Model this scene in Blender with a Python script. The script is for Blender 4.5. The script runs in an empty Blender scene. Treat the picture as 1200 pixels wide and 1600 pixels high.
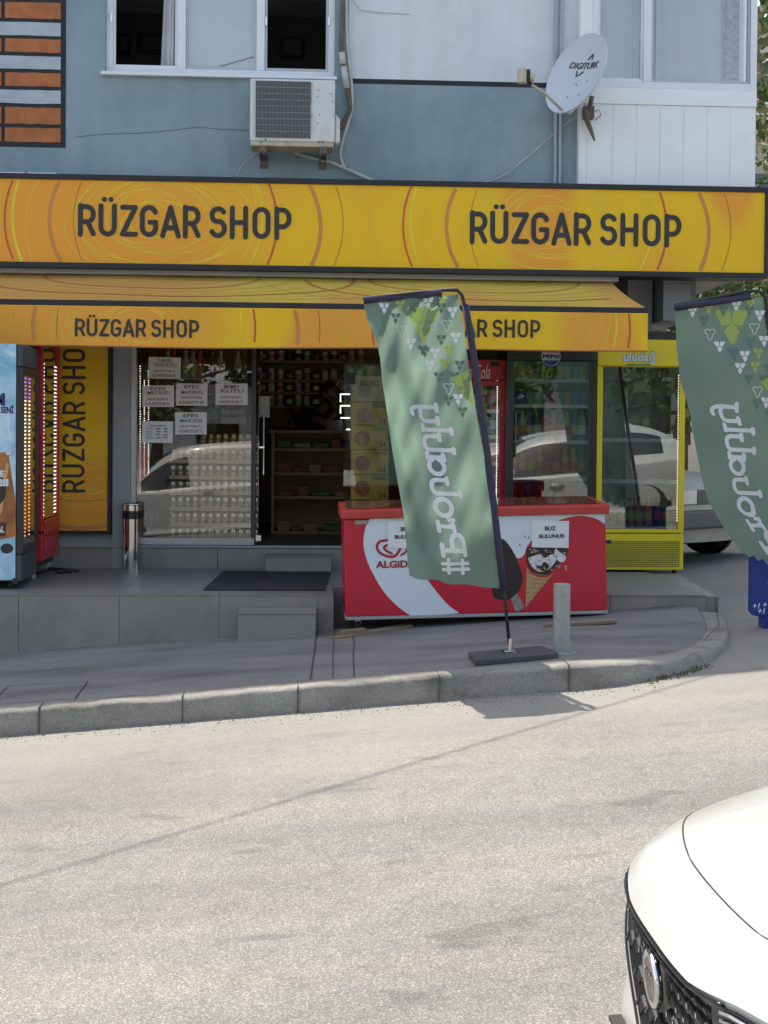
import bpy, bmesh, math, random
from mathutils import Vector, Matrix, noise
from mathutils.bvhtree import BVHTree
random.seed(7)
R = math.radians
S = bpy.context.scene
COL = S.collection
# ---------------------------------------------------------------- camera
F, CX, CY = 2219.0, 600.0, 719.0
cd = bpy.data.cameras.new("camera"); cam = bpy.data.objects.new("camera", cd); COL.objects.link(cam)
cd.sensor_width = 36; cd.sensor_fit = 'AUTO'; cd.lens = F/1600*36
cd.shift_y = -(800-CY)/1600
cd.clip_start = 0.05; cd.clip_end = 2000
CR = Matrix.Rotation(R(-3.4), 3, 'Z') @ Matrix.Rotation(R(90-1.0), 3, 'X') @ Matrix.Rotation(R(0.47), 3, 'Z')
CAM = Vector((0, 0, 1.45))
cam.matrix_world = Matrix.Translation(CAM) @ CR.to_4x4()
S.camera = cam
# ---------------------------------------------------------------- sky and sun
SUN = Vector((0.75, -1.08, -2.75)).normalized()      # direction the light travels
el = math.asin(-SUN.z); az = math.atan2(-SUN.x, -SUN.y)
w = bpy.data.worlds.new("World"); S.world = w; w.use_nodes = True
nt = w.node_tree; bg = nt.nodes['Background']
sky = nt.nodes.new('ShaderNodeTexSky'); sky.sky_type = 'NISHITA'; sky.sun_disc = False
sky.sun_elevation = el; sky.sun_rotation = az
sky.dust_density = 1.6; sky.ozone_density = 1.0
tint = nt.nodes.new('ShaderNodeMix'); tint.data_type = 'RGBA'; tint.blend_type = 'MULTIPLY'; tint.inputs[0].default_value = 1; tint.inputs[7].default_value = (1.13, 1.0, .84, 1)
nt.links.new(sky.outputs[0], tint.inputs[6]); nt.links.new(tint.outputs[2], bg.inputs[0]); bg.inputs[1].default_value = 0.15
sd = bpy.data.lights.new("sun", 'SUN'); so = bpy.data.objects.new("sun", sd); COL.objects.link(so)
sd.energy = 2.6; sd.angle = R(0.5); sd.color = (1, .955, .87)
so.rotation_euler = SUN.to_track_quat('-Z', 'Y').to_euler(); so.location = (0, 0, 30)
S.view_settings.view_transform = 'Standard'; S.view_settings.look = 'None'
S.view_settings.gamma = 1; S.view_settings.exposure = 1.4
S.cycles.max_bounces = 10; S.cycles.transparent_max_bounces = 24

def ray(px, py): return CR @ Vector(((px-CX)/F, -(py-CY)/F, -1.0))
def at(px, py, Y):
    d = ray(px, py); return CAM + d*(Y/d.y)
def atz(px, py, z):
    d = ray(px, py); return CAM + d*((z-CAM.z)/d.z)

# ---------------------------------------------------------------- materials
def sock(n, name, v):
    if name in n.inputs: n.inputs[name].default_value = v
def pm(name, col, rough=.55, metal=0, var=.12, scale=4, bump=0, bscale=60, spec=.5, emit=0, ecol=None, coat=0, trans=0, dirt=0, dcol=(.12,.1,.08), dscale=1.5, tboost=1.0):
    m = bpy.data.materials.new(name); m.use_nodes = True
    t = m.node_tree; b = t.nodes['Principled BSDF']
    sock(b, 'Roughness', rough); sock(b, 'Metallic', metal); sock(b, 'Specular IOR Level', spec); sock(b, 'Coat Weight', coat)
    sock(b, 'Coat Roughness', .05)
    if emit: sock(b, 'Emission Color', (*(ecol or col), 1)); sock(b, 'Emission Strength', emit)
    tc = t.nodes.new('ShaderNodeTexCoord')
    n = t.nodes.new('ShaderNodeTexNoise'); n.inputs['Scale'].default_value = scale; n.inputs['Detail'].default_value = 6
    t.links.new(tc.outputs['Object'], n.inputs['Vector'])
    mr = t.nodes.new('ShaderNodeMapRange'); mr.inputs[1].default_value = .3; mr.inputs[2].default_value = .7
    mr.inputs[3].default_value = 1-var; mr.inputs[4].default_value = 1+var*.6
    t.links.new(n.outputs[0], mr.inputs[0])
    mx = t.nodes.new('ShaderNodeMix'); mx.data_type = 'RGBA'; mx.blend_type = 'MULTIPLY'; mx.inputs[0].default_value = 1
    mx.inputs[6].default_value = (*col, 1)
    t.links.new(mr.outputs[0], mx.inputs[7]); out = mx.outputs[2]
    if dirt:
        n2 = t.nodes.new('ShaderNodeTexNoise'); n2.inputs['Scale'].default_value = dscale; n2.inputs['Detail'].default_value = 9; n2.inputs['Roughness'].default_value = .65
        t.links.new(tc.outputs['Object'], n2.inputs['Vector'])
        m2 = t.nodes.new('ShaderNodeMapRange'); m2.inputs[1].default_value = .48; m2.inputs[2].default_value = .72; m2.inputs[3].default_value = 0; m2.inputs[4].default_value = dirt
        t.links.new(n2.outputs[0], m2.inputs[0])
        x2 = t.nodes.new('ShaderNodeMix'); x2.data_type = 'RGBA'; x2.inputs[7].default_value = (*dcol, 1)
        t.links.new(m2.outputs[0], x2.inputs[0]); t.links.new(out, x2.inputs[6]); out = x2.outputs[2]
    t.links.new(out, b.inputs['Base Color'])
    if bump:
        n3 = t.nodes.new('ShaderNodeTexNoise'); n3.inputs['Scale'].default_value = bscale; n3.inputs['Detail'].default_value = 5
        t.links.new(tc.outputs['Object'], n3.inputs['Vector'])
        bp = t.nodes.new('ShaderNodeBump'); bp.inputs['Strength'].default_value = bump; bp.inputs['Distance'].default_value = .01
        t.links.new(n3.outputs[0], bp.inputs['Height']); t.links.new(bp.outputs[0], b.inputs['Normal'])
    if trans:
        tr = t.nodes.new('ShaderNodeBsdfTranslucent'); ms = t.nodes.new('ShaderNodeMixShader'); ms.inputs[0].default_value = trans
        hs = t.nodes.new('ShaderNodeHueSaturation'); hs.inputs['Value'].default_value = tboost; t.links.new(out, hs.inputs['Color']); t.links.new(hs.outputs[0], tr.inputs[0]); t.links.new(b.outputs[0], ms.inputs[1]); t.links.new(tr.outputs[0], ms.inputs[2])
        t.links.new(ms.outputs[0], t.nodes['Material Output'].inputs[0])
    return m
def glassm(name, ior=1.55, tint=(1, 1, 1), rough=0.0, mul=1.0):
    m = bpy.data.materials.new(name); m.use_nodes = True; t = m.node_tree
    t.nodes.remove(t.nodes['Principled BSDF'])
    tr = t.nodes.new('ShaderNodeBsdfTransparent'); tr.inputs[0].default_value = (*tint, 1)
    gl = t.nodes.new('ShaderNodeBsdfGlossy'); gl.inputs['Roughness'].default_value = rough
    fr = t.nodes.new('ShaderNodeFresnel'); fr.inputs[0].default_value = ior
    mm = t.nodes.new('ShaderNodeMath'); mm.operation = 'MULTIPLY'; mm.inputs[1].default_value = mul; mm.use_clamp = True
    ms = t.nodes.new('ShaderNodeMixShader')
    t.links.new(fr.outputs[0], mm.inputs[0]); t.links.new(mm.outputs[0], ms.inputs[0])
    t.links.new(tr.outputs[0], ms.inputs[1]); t.links.new(gl.outputs[0], ms.inputs[2])
    t.links.new(ms.outputs[0], t.nodes['Material Output'].inputs[0]); return m

def nodes_mat(name):
    m = bpy.data.materials.new(name); m.use_nodes = True; t = m.node_tree
    def N(k, **kw):
        n = t.nodes.new(k)
        for a, v in kw.items():
            if a.startswith('i_'):
                key = a[2:]; key = int(key) if key.isdigit() else key.replace('_', ' ')
                n.inputs[key].default_value = v
            else: setattr(n, a, v)
        return n
    L = t.links.new
    return m, t, N, L, t.nodes['Principled BSDF']
def ramp(t, stops):
    r = t.nodes.new('ShaderNodeValToRGB'); e = r.color_ramp.elements
    while len(e) > len(stops): e.remove(e[-1])
    while len(e) < len(stops): e.new(.5)
    for k, (p, c) in enumerate(stops): e[k].position = p; e[k].color = (*c, 1)
    return r

# asphalt: pale aggregate in grey binder, worn patches
def asphalt():
    m, t, N, L, b = nodes_mat("asphalt")
    tc = N('ShaderNodeTexCoord')
    v = N('ShaderNodeTexVoronoi', i_Scale=240.); L(tc.outputs['Object'], v.inputs['Vector'])
    sep = N('ShaderNodeSeparateColor'); L(v.outputs['Color'], sep.inputs[0])
    r1 = ramp(t, [(0, (.12, .116, .107)), (.3, (.172, .166, .151)), (.62, (.202, .195, .177)), (.86, (.262, .252, .226)), (1, (.43, .41, .365))])
    L(sep.outputs[0], r1.inputs[0])
    n = N('ShaderNodeTexNoise', i_Scale=.55, i_Detail=7., i_Roughness=.6)
    mp = N('ShaderNodeMapping'); mp.inputs['Scale'].default_value = (.45, 1.5, 1); mp.inputs['Rotation'].default_value = (0, 0, R(-4))
    L(tc.outputs['Object'], mp.inputs[0]); L(mp.outputs[0], n.inputs['Vector'])
    r2 = ramp(t, [(.3, (.74, .73, .74)), (.5, (.96, .96, .97)), (.7, (1.12, 1.09, 1.02))]); L(n.outputs[0], r2.inputs[0])
    n4 = N('ShaderNodeTexNoise', i_Scale=9., i_Detail=6., i_Roughness=.7); L(tc.outputs['Object'], n4.inputs['Vector'])
    r4 = ramp(t, [(.28, (.8, .8, .8)), (.5, (1, 1, 1)), (.75, (1.08, 1.07, 1.05))]); L(n4.outputs[0], r4.inputs[0])
    m1 = N('ShaderNodeMix', data_type='RGBA', blend_type='MULTIPLY'); m1.inputs[0].default_value = 1
    L(r1.outputs[0], m1.inputs[6]); L(r2.outputs[0], m1.inputs[7])
    m2 = N('ShaderNodeMix', data_type='RGBA', blend_type='MULTIPLY'); m2.inputs[0].default_value = 1
    L(m1.outputs[2], m2.inputs[6]); L(r4.outputs[0], m2.inputs[7])
    # small dark bitumen patches
    n5 = N('ShaderNodeTexNoise', i_Scale=2.3, i_Detail=3., i_Roughness=.5)
    mp5 = N('ShaderNodeMapping'); mp5.inputs['Scale'].default_value = (1, 2.6, 1); L(tc.outputs['Object'], mp5.inputs[0]); L(mp5.outputs[0], n5.inputs['Vector'])
    r5 = ramp(t, [(.62, (1, 1, 1)), (.69, (.74, .74, .75))]); L(n5.outputs[0], r5.inputs[0])
    m3 = N('ShaderNodeMix', data_type='RGBA', blend_type='MULTIPLY'); m3.inputs[0].default_value = 1
    L(m2.outputs[2], m3.inputs[6]); L(r5.outputs[0], m3.inputs[7])
    # polished wheel tracks running along the street, pale dusty strip by the kerb
    mp6 = N('ShaderNodeMapping'); mp6.inputs['Scale'].default_value = (.07, 1.0, 1); mp6.inputs['Rotation'].default_value = (0, 0, R(-3)); L(tc.outputs['Object'], mp6.inputs[0])
    n6 = N('ShaderNodeTexNoise', i_Scale=1.5, i_Detail=5., i_Roughness=.55); L(mp6.outputs[0], n6.inputs['Vector'])
    r6 = ramp(t, [(.34, (.74, .745, .77)), (.47, (.92, .925, .94)), (.56, (1, 1, 1)), (.72, (1.1, 1.07, 1.0))]); L(n6.outputs[0], r6.inputs[0])
    m6 = N('ShaderNodeMix', data_type='RGBA', blend_type='MULTIPLY'); m6.inputs[0].default_value = 1
    L(m3.outputs[2], m6.inputs[6]); L(r6.outputs[0], m6.inputs[7])
    sx = N('ShaderNodeSeparateXYZ'); L(tc.outputs['Object'], sx.inputs[0])
    n7 = N('ShaderNodeTexNoise', i_Scale=1.1, i_Detail=6.); L(tc.outputs['Object'], n7.inputs['Vector'])
    ad = N('ShaderNodeMath', operation='MULTIPLY_ADD'); ad.inputs[1].default_value = 2.2; L(n7.outputs[0], ad.inputs[0]); L(sx.outputs[1], ad.inputs[2])
    mr = N('ShaderNodeMapRange'); mr.inputs[1].default_value = 7.3; mr.inputs[2].default_value = 9.0; mr.inputs[3].default_value = 0; mr.inputs[4].default_value = .5; L(ad.outputs[0], mr.inputs[0])
    m7 = N('ShaderNodeMix', data_type='RGBA'); m7.inputs[7].default_value = (.30, .278, .235, 1); L(mr.outputs[0], m7.inputs[0]); L(m6.outputs[2], m7.inputs[6])
    L(m7.outputs[2], b.inputs['Base Color']); b.inputs['Roughness'].default_value = .85
    bp = N('ShaderNodeBump'); bp.inputs['Strength'].default_value = .5; bp.inputs['Distance'].default_value = .006
    L(v.outputs['Distance'], bp.inputs['Height']); L(bp.outputs[0], b.inputs['Normal'])
    return m
def concrete(name, c, stain=.5, sc=1.3):
    m, t, N, L, b = nodes_mat(name)
    tc = N('ShaderNodeTexCoord')
    n = N('ShaderNodeTexNoise', i_Scale=sc, i_Detail=10., i_Roughness=.62)
    mp = N('ShaderNodeMapping'); mp.inputs['Scale'].default_value = (.6, 1.8, 1.2); L(tc.outputs['Object'], mp.inputs[0]); L(mp.outputs[0], n.inputs['Vector'])
    r1 = ramp(t, [(.25, tuple(k*(1-stain) for k in c)), (.48, tuple(k*.9 for k in c)), (.6, c), (.8, tuple(min(1, k*1.25) for k in c))]); L(n.outputs[0], r1.inputs[0])
    n2 = N('ShaderNodeTexNoise', i_Scale=70., i_Detail=4.); L(tc.outputs['Object'], n2.inputs['Vector'])
    r2 = ramp(t, [(.3, (.8, .8, .8)), (.7, (1.15, 1.15, 1.15))]); L(n2.outputs[0], r2.inputs[0])
    m1 = N('ShaderNodeMix', data_type='RGBA', blend_type='MULTIPLY'); m1.inputs[0].default_value = 1
    L(r1.outputs[0], m1.inputs[6]); L(r2.outputs[0], m1.inputs[7]); L(m1.outputs[2], b.inputs['Base Color'])
    b.inputs['Roughness'].default_value = .8
    bp = N('ShaderNodeBump'); bp.inputs['Strength'].default_value = .3; bp.inputs['Distance'].default_value = .006
    L(n2.outputs[0], bp.inputs['Height']); L(bp.outputs[0], b.inputs['Normal'])
    return m
def signprint(name, a, bcol, sc=.55):
    m, t, N, L, b = nodes_mat(name)
    tc = N('ShaderNodeTexCoord')
    mp = N('ShaderNodeMapping'); mp.inputs['Rotation'].default_value = (0, R(32), 0); mp.inputs['Scale'].default_value = (1, .1, .3); L(tc.outputs['Object'], mp.inputs[0])
    n = N('ShaderNodeTexNoise', i_Scale=sc*1.0, i_Detail=1.); L(mp.outputs[0], n.inputs['Vector'])
    r = ramp(t, [(.36, bcol), (.43, tuple((x+y)/2 for x, y in zip(a, bcol))), (.46, a), (.54, a), (.56, bcol)]); L(n.outputs[0], r.inputs[0])
    L(r.outputs[0], b.inputs['Base Color']); b.inputs['Roughness'].default_value = .5; b.inputs['Specular IOR Level'].default_value = .22
    return m
def stucco(name, c, c2):
    m, t, N, L, b = nodes_mat(name)
    tc = N('ShaderNodeTexCoord')
    n = N('ShaderNodeTexNoise', i_Scale=1.1, i_Detail=9., i_Roughness=.65); L(tc.outputs['Object'], n.inputs['Vector'])
    r = ramp(t, [(.3, c2), (.52, c), (.75, tuple(min(1, k*1.12) for k in c))]); L(n.outputs[0], r.inputs[0])
    mp = N('ShaderNodeMapping'); mp.inputs['Scale'].default_value = (5, 5, .25); L(tc.outputs['Object'], mp.inputs[0])
    n3 = N('ShaderNodeTexNoise', i_Scale=1.2, i_Detail=4.); L(mp.outputs[0], n3.inputs['Vector'])
    r3 = ramp(t, [(.35, (.95, .95, .95)), (.6, (1.02, 1.02, 1.02))]); L(n3.outputs[0], r3.inputs[0])
    m1 = N('ShaderNodeMix', data_type='RGBA', blend_type='MULTIPLY'); m1.inputs[0].default_value = 1
    L(r.outputs[0], m1.inputs[6]); L(r3.outputs[0], m1.inputs[7])
    L(m1.outputs[2], b.inputs['Base Color']); b.inputs['Roughness'].default_value = .9
    n2 = N('ShaderNodeTexNoise', i_Scale=85., i_Detail=5.); L(tc.outputs['Object'], n2.inputs['Vector'])
    bp = N('ShaderNodeBump'); bp.inputs['Strength'].default_value = .55; bp.inputs['Distance'].default_value = .012
    L(n2.outputs[0], bp.inputs['Height']); L(bp.outputs[0], b.inputs['Normal'])
    return m
def wood(name, c, rough=.5):
    m, t, N, L, b = nodes_mat(name)
    tc = N('ShaderNodeTexCoord'); mp = N('ShaderNodeMapping'); mp.inputs['Scale'].default_value = (1.5, 12, 12); L(tc.outputs['Object'], mp.inputs[0])
    n = N('ShaderNodeTexNoise', i_Scale=4., i_Detail=6.); L(mp.outputs[0], n.inputs['Vector'])
    r = ramp(t, [(.3, tuple(k*.6 for k in c)), (.7, c)]); L(n.outputs[0], r.inputs[0]); L(r.outputs[0], b.inputs['Base Color'])
    b.inputs['Roughness'].default_value = rough; return m
def leafm(name, c, c2):
    m, t, N, L, b = nodes_mat(name)
    tc = N('ShaderNodeTexCoord'); n = N('ShaderNodeTexNoise', i_Scale=3., i_Detail=3.); L(tc.outputs['Object'], n.inputs['Vector'])
    r = ramp(t, [(.35, c), (.65, c2)]); L(n.outputs[0], r.inputs[0]); L(r.outputs[0], b.inputs['Base Color'])
    b.inputs['Roughness'].default_value = .5
    tr = N('ShaderNodeBsdfTranslucent'); L(r.outputs[0], tr.inputs[0]); ms = N('ShaderNodeMixShader'); ms.inputs[0].default_value = .3
    L(b.outputs[0], ms.inputs[1]); L(tr.outputs[0], ms.inputs[2]); L(ms.outputs[0], t.nodes['Material Output'].inputs[0]); return m

M = {}
M['asphalt'] = asphalt()
M['pave'] = concrete("pavement_concrete", (.185, .178, .172), .6, 1.5)
M['kerb'] = concrete("kerb_concrete", (.26, .24, .205), .7, 3.4)
M['tile'] = pm("grey_tile", (.27, .252, .222), .45, var=.14, scale=2.5, dirt=.5, dcol=(.13, .125, .11), dscale=2.2)
M['tiletop'] = pm("grey_tile_top", (.215, .208, .198), .38, var=.08, scale=2.5, dirt=.2, dcol=(.13, .13, .13), dscale=2)
M['joint'] = pm("tile_joint", (.05, .05, .048), .9)
M['blue'] = stucco("blue_render", (.26, .34, .37), (.19, .265, .30))
M['pale'] = stucco("pale_render", (.64, .68, .70), (.55, .60, .63))
M['black'] = pm("black_paint", (.018, .018, .02), .6, var=.2, scale=8)
M['blackgloss'] = pm("black_gloss", (.012, .012, .014), .22)
M['white'] = pm("white_pvc", (.74, .76, .78), .4, var=.05, dirt=.25, dcol=(.5, .49, .46), dscale=4)
M['panel'] = pm("white_cladding", (.82, .83, .83), .45, var=.04, dirt=.15, dcol=(.6, .6, .6))
M['orange'] = pm("orange_paint", (.42, .145, .05), .85, var=.2, scale=12, bump=.4, bscale=85)
M['palebrick'] = pm("pale_brick_paint", (.42, .47, .52), .85, var=.12, scale=9, bump=.4, bscale=85)
M['blackwall'] = pm("black_wall_paint", (.022, .024, .028), .8, var=.2, scale=9, bump=.3, bscale=85)
M['ins'] = pm("interior_wall", (.30, .25, .20), .8)
M['insd'] = pm("dark_interior", (.035, .033, .032), .8)
M['alu'] = pm("aluminium_frame", (.42, .43, .45), .38, metal=.5, var=.06)
M['steel'] = pm("polished_steel", (.62, .6, .57), .1, metal=1, var=.1)
M['galv'] = pm("galvanised_steel", (.34, .35, .34), .5, metal=.35, var=.25, scale=14, dirt=.6, dcol=(.14, .13, .11), dscale=14)
M['glass'] = glassm("window_glass", 1.6, mul=1.6)
M['uglass'] = glassm("upper_glass", 1.6, mul=2.6)
M['fglass'] = glassm("fridge_glass", 1.65, (.9, .93, .91), mul=2.5)
M['cglass'] = glassm("clear_glass", 1.45, mul=.6)
M['sign'] = signprint("sign_print", (.84, .49, .018), (.82, .35, .04))
M['canvas'] = signprint("awning_canvas", (.84, .49, .02), (.80, .35, .045), .5)
M['canvas2'] = signprint("awning_top_canvas", (.62, .44, .08), (.62, .33, .09), .4)
M['ink'] = pm("dark_ink", (.028, .027, .024), .5)
M['pyel'] = pm("print_yellow", (.78, .60, .02), .42)
M['ppale'] = pm("print_pale_yellow", (.78, .52, .05), .42)
M['pred'] = pm("print_red", (.58, .10, .03), .42)
M['psal'] = pm("print_salmon", (.60, .23, .055), .42)
M['pdark'] = pm("print_brown", (.30, .13, .03), .42)
M['red'] = pm("red_plastic", (.50, .022, .03), .35, var=.1, dirt=.15, dcol=(.3, .03, .03))
M['redvinyl'] = pm("red_vinyl", (.52, .012, .035), .33, var=.04)
M['redlid'] = pm("red_lid", (.48, .045, .035), .4, var=.12)
M['whitevinyl'] = pm("white_vinyl", (.66, .72, .78), .35, var=.05, scale=3)
M['paper'] = pm("white_paper", (.74, .74, .76), .7, var=.03)
M['paperin'] = pm("shop_paper", (.78, .76, .76), .7, var=.03)
M['yel'] = pm("yellow_enamel", (.72, .56, .012), .35, var=.06)
M['rubber'] = pm("black_rubber", (.022, .022, .024), .75, var=.2, scale=20, bump=.3, bscale=120)
M['mat'] = pm("doormat_rubber", (.03, .03, .033), .85, var=.3, scale=40, bump=.8, bscale=200)
M['wood'] = wood("brown_shelf_wood", (.36, .20, .11))
M['plank'] = wood("plank_wood", (.26, .19, .12), .8)
M['flag'] = pm("green_cloth", (.165, .245, .195), .55, var=.07, scale=2, trans=.5, bump=.3, bscale=9, tboost=1.75)
M['flagw'] = pm("cloth_white", (.86, .84, .88), .6, var=.03, trans=.35)
M['lime'] = pm("cloth_lime", (.50, .56, .16), .6, var=.05, trans=.5, tboost=1.6)
M['flagd'] = pm("cloth_dark_green", (.14, .24, .20), .6, var=.05, trans=.35)
M['sleeve'] = pm("navy_sleeve", (.030, .022, .055), .7, var=.15)
M['carpaint'] = pm("white_car_paint", (.43, .437, .42), .34, var=.0, coat=.8)
M['carbeige'] = pm("pale_car_paint", (.34, .31, .27), .4, var=.04, coat=.3)
M['carglass'] = pm("car_glass", (.012, .014, .016), .04, spec=.8)
M['chrome'] = pm("chrome", (.75, .75, .76), .08, metal=1)
M['darkplas'] = pm("dark_plastic", (.02, .021, .023), .3, spec=.6)
M['greyplas'] = pm("grey_plastic", (.06, .062, .066), .5)
M['lamp'] = pm("headlamp_lens", (.45, .47, .48), .08, metal=.6)
M['bark'] = pm("bark", (.12, .09, .06), .9, var=.3, scale=6, bump=.6, bscale=20)
M['leaf1'] = leafm("leaf_mid", (.05, .09, .02), (.10, .15, .035))
M['leaf2'] = leafm("leaf_olive", (.09, .10, .04), (.17, .16, .07))
M['leaf3'] = leafm("leaf_dark", (.03, .055, .018), (.06, .10, .03))
M['beigewall'] = stucco("beige_render", (.55, .50, .42), (.48, .43, .36))
M['rust'] = pm("rusty_bracket", (.16, .12, .09), .7, metal=.2, var=.4, scale=18)
M['acwhite'] = pm("aged_white_metal", (.66, .66, .66), .5, var=.08, dirt=.55, dcol=(.50, .42, .30), dscale=5)
M['acdirty'] = pm("stained_base_metal", (.48, .42, .30), .6, var=.2, scale=12)
M['fin'] = pm("condenser_fins", (.06, .055, .052), .6, var=.3, scale=30)
M['pipew'] = pm("aged_white_pipe", (.50, .49, .45), .6, var=.2, scale=10, dirt=.3, dcol=(.25, .22, .18), dscale=8)
M['dish'] = pm("dish_grey", (.52, .57, .62), .5, var=.04)
M['cream'] = pm("cream_plastic", (.55, .49, .36), .55, var=.1)
M['grey'] = pm("grey_paint", (.20, .205, .21), .6, var=.08)
M['greyl'] = pm("light_grey_paint", (.33, .335, .34), .6, var=.08)
M['soffit'] = pm("soffit_paint", (.30, .29, .27), .8, var=.1)
M['skin'] = pm("skin", (.20, .11, .075), .5, var=.05)
M['hair'] = pm("dark_hair", (.012, .01, .009), .6)
M['shirt'] = pm("black_shirt", (.010, .011, .018), .85)
M['led'] = pm("led_white", (1, .95, .85), emit=.75, ecol=(1, .93, .8))
M['ledv'] = pm("led_violet", (.4, .2, 1), emit=.6, ecol=(.45, .25, 1))
M['ledo'] = pm("led_orange", (1, .3, .1), emit=.55, ecol=(1, .35, .15))
M['navy'] = pm("navy_ink", (.02, .03, .15), .4)
M['bluepan'] = pm("blue_board", (.006, .035, .24), .35, var=.08)
M['curtain'] = pm("sheer_curtain", (.90, .92, .95), .8, var=.05, trans=.3)
M['curtainw'] = pm("white_curtain", (.84, .84, .86), .8, var=.06, trans=.3)

# ---------------------------------------------------------------- mesh builder
class MB:
    def __init__(s): s.v = []; s.f = []; s.m = []
    def add(s, vs, fs, m=0):
        o = len(s.v); s.v += [Vector(p) for p in vs]; s.f += [tuple(i+o for i in f) for f in fs]; s.m += [m]*len(fs); return s
    def box(s, x0, x1, y0, y1, z0, z1, m=0):
        return s.add([(x, y, z) for x in (x0, x1) for y in (y0, y1) for z in (z0, z1)],
                     [(0, 1, 3, 2), (4, 6, 7, 5), (0, 4, 5, 1), (2, 3, 7, 6), (0, 2, 6, 4), (1, 5, 7, 3)], m)
    def quad(s, a, b, c, d, m=0): return s.add([a, b, c, d], [(0, 1, 2, 3)], m)
    def poly(s, pts, m=0): return s.add(pts, [tuple(range(len(pts)))], m)
    def prism(s, pts, d, m=0):          # polygon swept by vector d
        n = len(pts); d = Vector(d); p = [Vector(q) for q in pts]
        return s.add(p+[q+d for q in p], [tuple(range(n))[::-1], tuple(range(n, 2*n))]+[(i, (i+1) % n, n+(i+1) % n, n+i) for i in range(n)], m)
    def tube(s, path, r, n=8, m=0, cap=True):
        path = [Vector(p) for p in path]; rs = r if isinstance(r, (list, tuple)) else [r]*len(path)
        o = []; up = None
        for i, p in enumerate(path):
            d = (path[min(i+1, len(path)-1)]-path[max(i-1, 0)]).normalized()
            if up is None: up = d.orthogonal().normalized()
            up = (up-d*up.dot(d)).normalized(); b = d.cross(up)
            o += [p+(up*math.cos(2*math.pi*k/n)+b*math.sin(2*math.pi*k/n))*rs[i] for k in range(n)]
        f = [(i*n+k, i*n+(k+1) % n, (i+1)*n+(k+1) % n, (i+1)*n+k) for i in range(len(path)-1) for k in range(n)]
        if cap: f += [tuple(range(n))[::-1], tuple(range((len(path)-1)*n, len(path)*n))]
        return s.add(o, f, m)
    def lathe(s, prof, c=(0, 0, 0), n=24, m=0, axis='Z'):
        c = Vector(c); o = []
        for r, z in prof:
            for k in range(n):
                a = 2*math.pi*k/n; x, y = r*math.cos(a), r*math.sin(a)
                o.append(c+(Vector((x, y, z)) if axis == 'Z' else Vector((x, z, y)) if axis == 'Y' else Vector((z, x, y))))
        f = [(i*n+k, i*n+(k+1) % n, (i+1)*n+(k+1) % n, (i+1)*n+k) for i in range(len(prof)-1) for k in range(n)]
        return s.add(o, f, m)
    def grid(s, fn, nu, nv, m=0):
        o = [fn(i/nu, j/nv) for j in range(nv+1) for i in range(nu+1)]
        f = [(j*(nu+1)+i, j*(nu+1)+i+1, (j+1)*(nu+1)+i+1, (j+1)*(nu+1)+i) for j in range(nv) for i in range(nu)]
        if callable(m):
            b = len(s.m); s.add(o, f, 0)
            for q in range(len(f)): s.m[b+q] = m((q % nu+.5)/nu, (q//nu+.5)/nv)
            return s
        return s.add(o, f, m)
    def ribbon(s, pts, w, mp=None, m=0, cap=True, closed=False):    # flat stroke with round ends, 2-D points mapped by mp
        P = [Vector(p) for p in pts]; n = len(P); L_, R_ = [], []
        for i in range(n):
            a = P[(i-1) % n] if (closed or i > 0) else P[i]; b = P[(i+1) % n] if (closed or i < n-1) else P[i]
            d = b-a; d = d.normalized() if d.length > 1e-9 else Vector((1, 0)); q = Vector((-d.y, d.x))*w/2
            L_.append(P[i]+q); R_.append(P[i]-q)
        out = []
        if cap and not closed:
            def arc(c, st):
                return [c+Vector((st.x*math.cos(t)-st.y*math.sin(t), st.x*math.sin(t)+st.y*math.cos(t))) for t in [math.pi*k/8 for k in range(1, 8)]]
            o = L_[::-1]+[None]+R_
            poly1 = arc(P[0], L_[0]-P[0]); poly2 = arc(P[-1], R_[-1]-P[-1])
        vs = [p for pr in zip(L_, R_) for p in pr]
        fs = [(2*i, 2*i+1, 2*i+3, 2*i+2) for i in range(n-1)]
        if closed: fs.append((2*n-2, 2*n-1, 1, 0))
        if cap and not closed:
            k = len(vs); vs += poly1; fs.append((0, *range(k, k+7), 1))
            k = len(vs); vs += poly2; fs.append((2*n-1, *range(k, k+7), 2*n-2))
        mp = mp or (lambda p: Vector((p.x, 0, p.y)))
        return s.add([mp(p) for p in vs], fs, m)
    def build(s, name, mats, parent=None, bevel=0, smooth=False, world=False, sub=0, auto=None):
        me = bpy.data.meshes.new(name); off = Vector((0, 0, 0))
        if parent is not None and world:
            p = parent
            while p is not None: off += p.location; p = p.parent
        me.from_pydata([v-off for v in s.v], [], s.f)
        if not isinstance(mats, (list, tuple)): mats = [mats]
        for mt in mats: me.materials.append(M[mt] if isinstance(mt, str) else mt)
        for p, k in zip(me.polygons, s.m): p.material_index = k; p.use_smooth = smooth
        bm = bmesh.new(); bm.from_mesh(me); bmesh.ops.remove_doubles(bm, verts=bm.verts, dist=1e-6) if smooth or sub else None
        if bevel or smooth or sub: bmesh.ops.recalc_face_normals(bm, faces=bm.faces)
        bm.to_mesh(me); bm.free(); me.validate(); me.update()
        o = bpy.data.objects.new(name, me); COL.objects.link(o); o.parent = parent
        if sub: k = o.modifiers.new('s', 'SUBSURF'); k.levels = sub; k.render_levels = sub
        if bevel:
            b = o.modifiers.new('b', 'BEVEL'); b.width = bevel; b.segments = 2; b.limit_method = 'ANGLE'; b.angle_limit = R(35)
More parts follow.
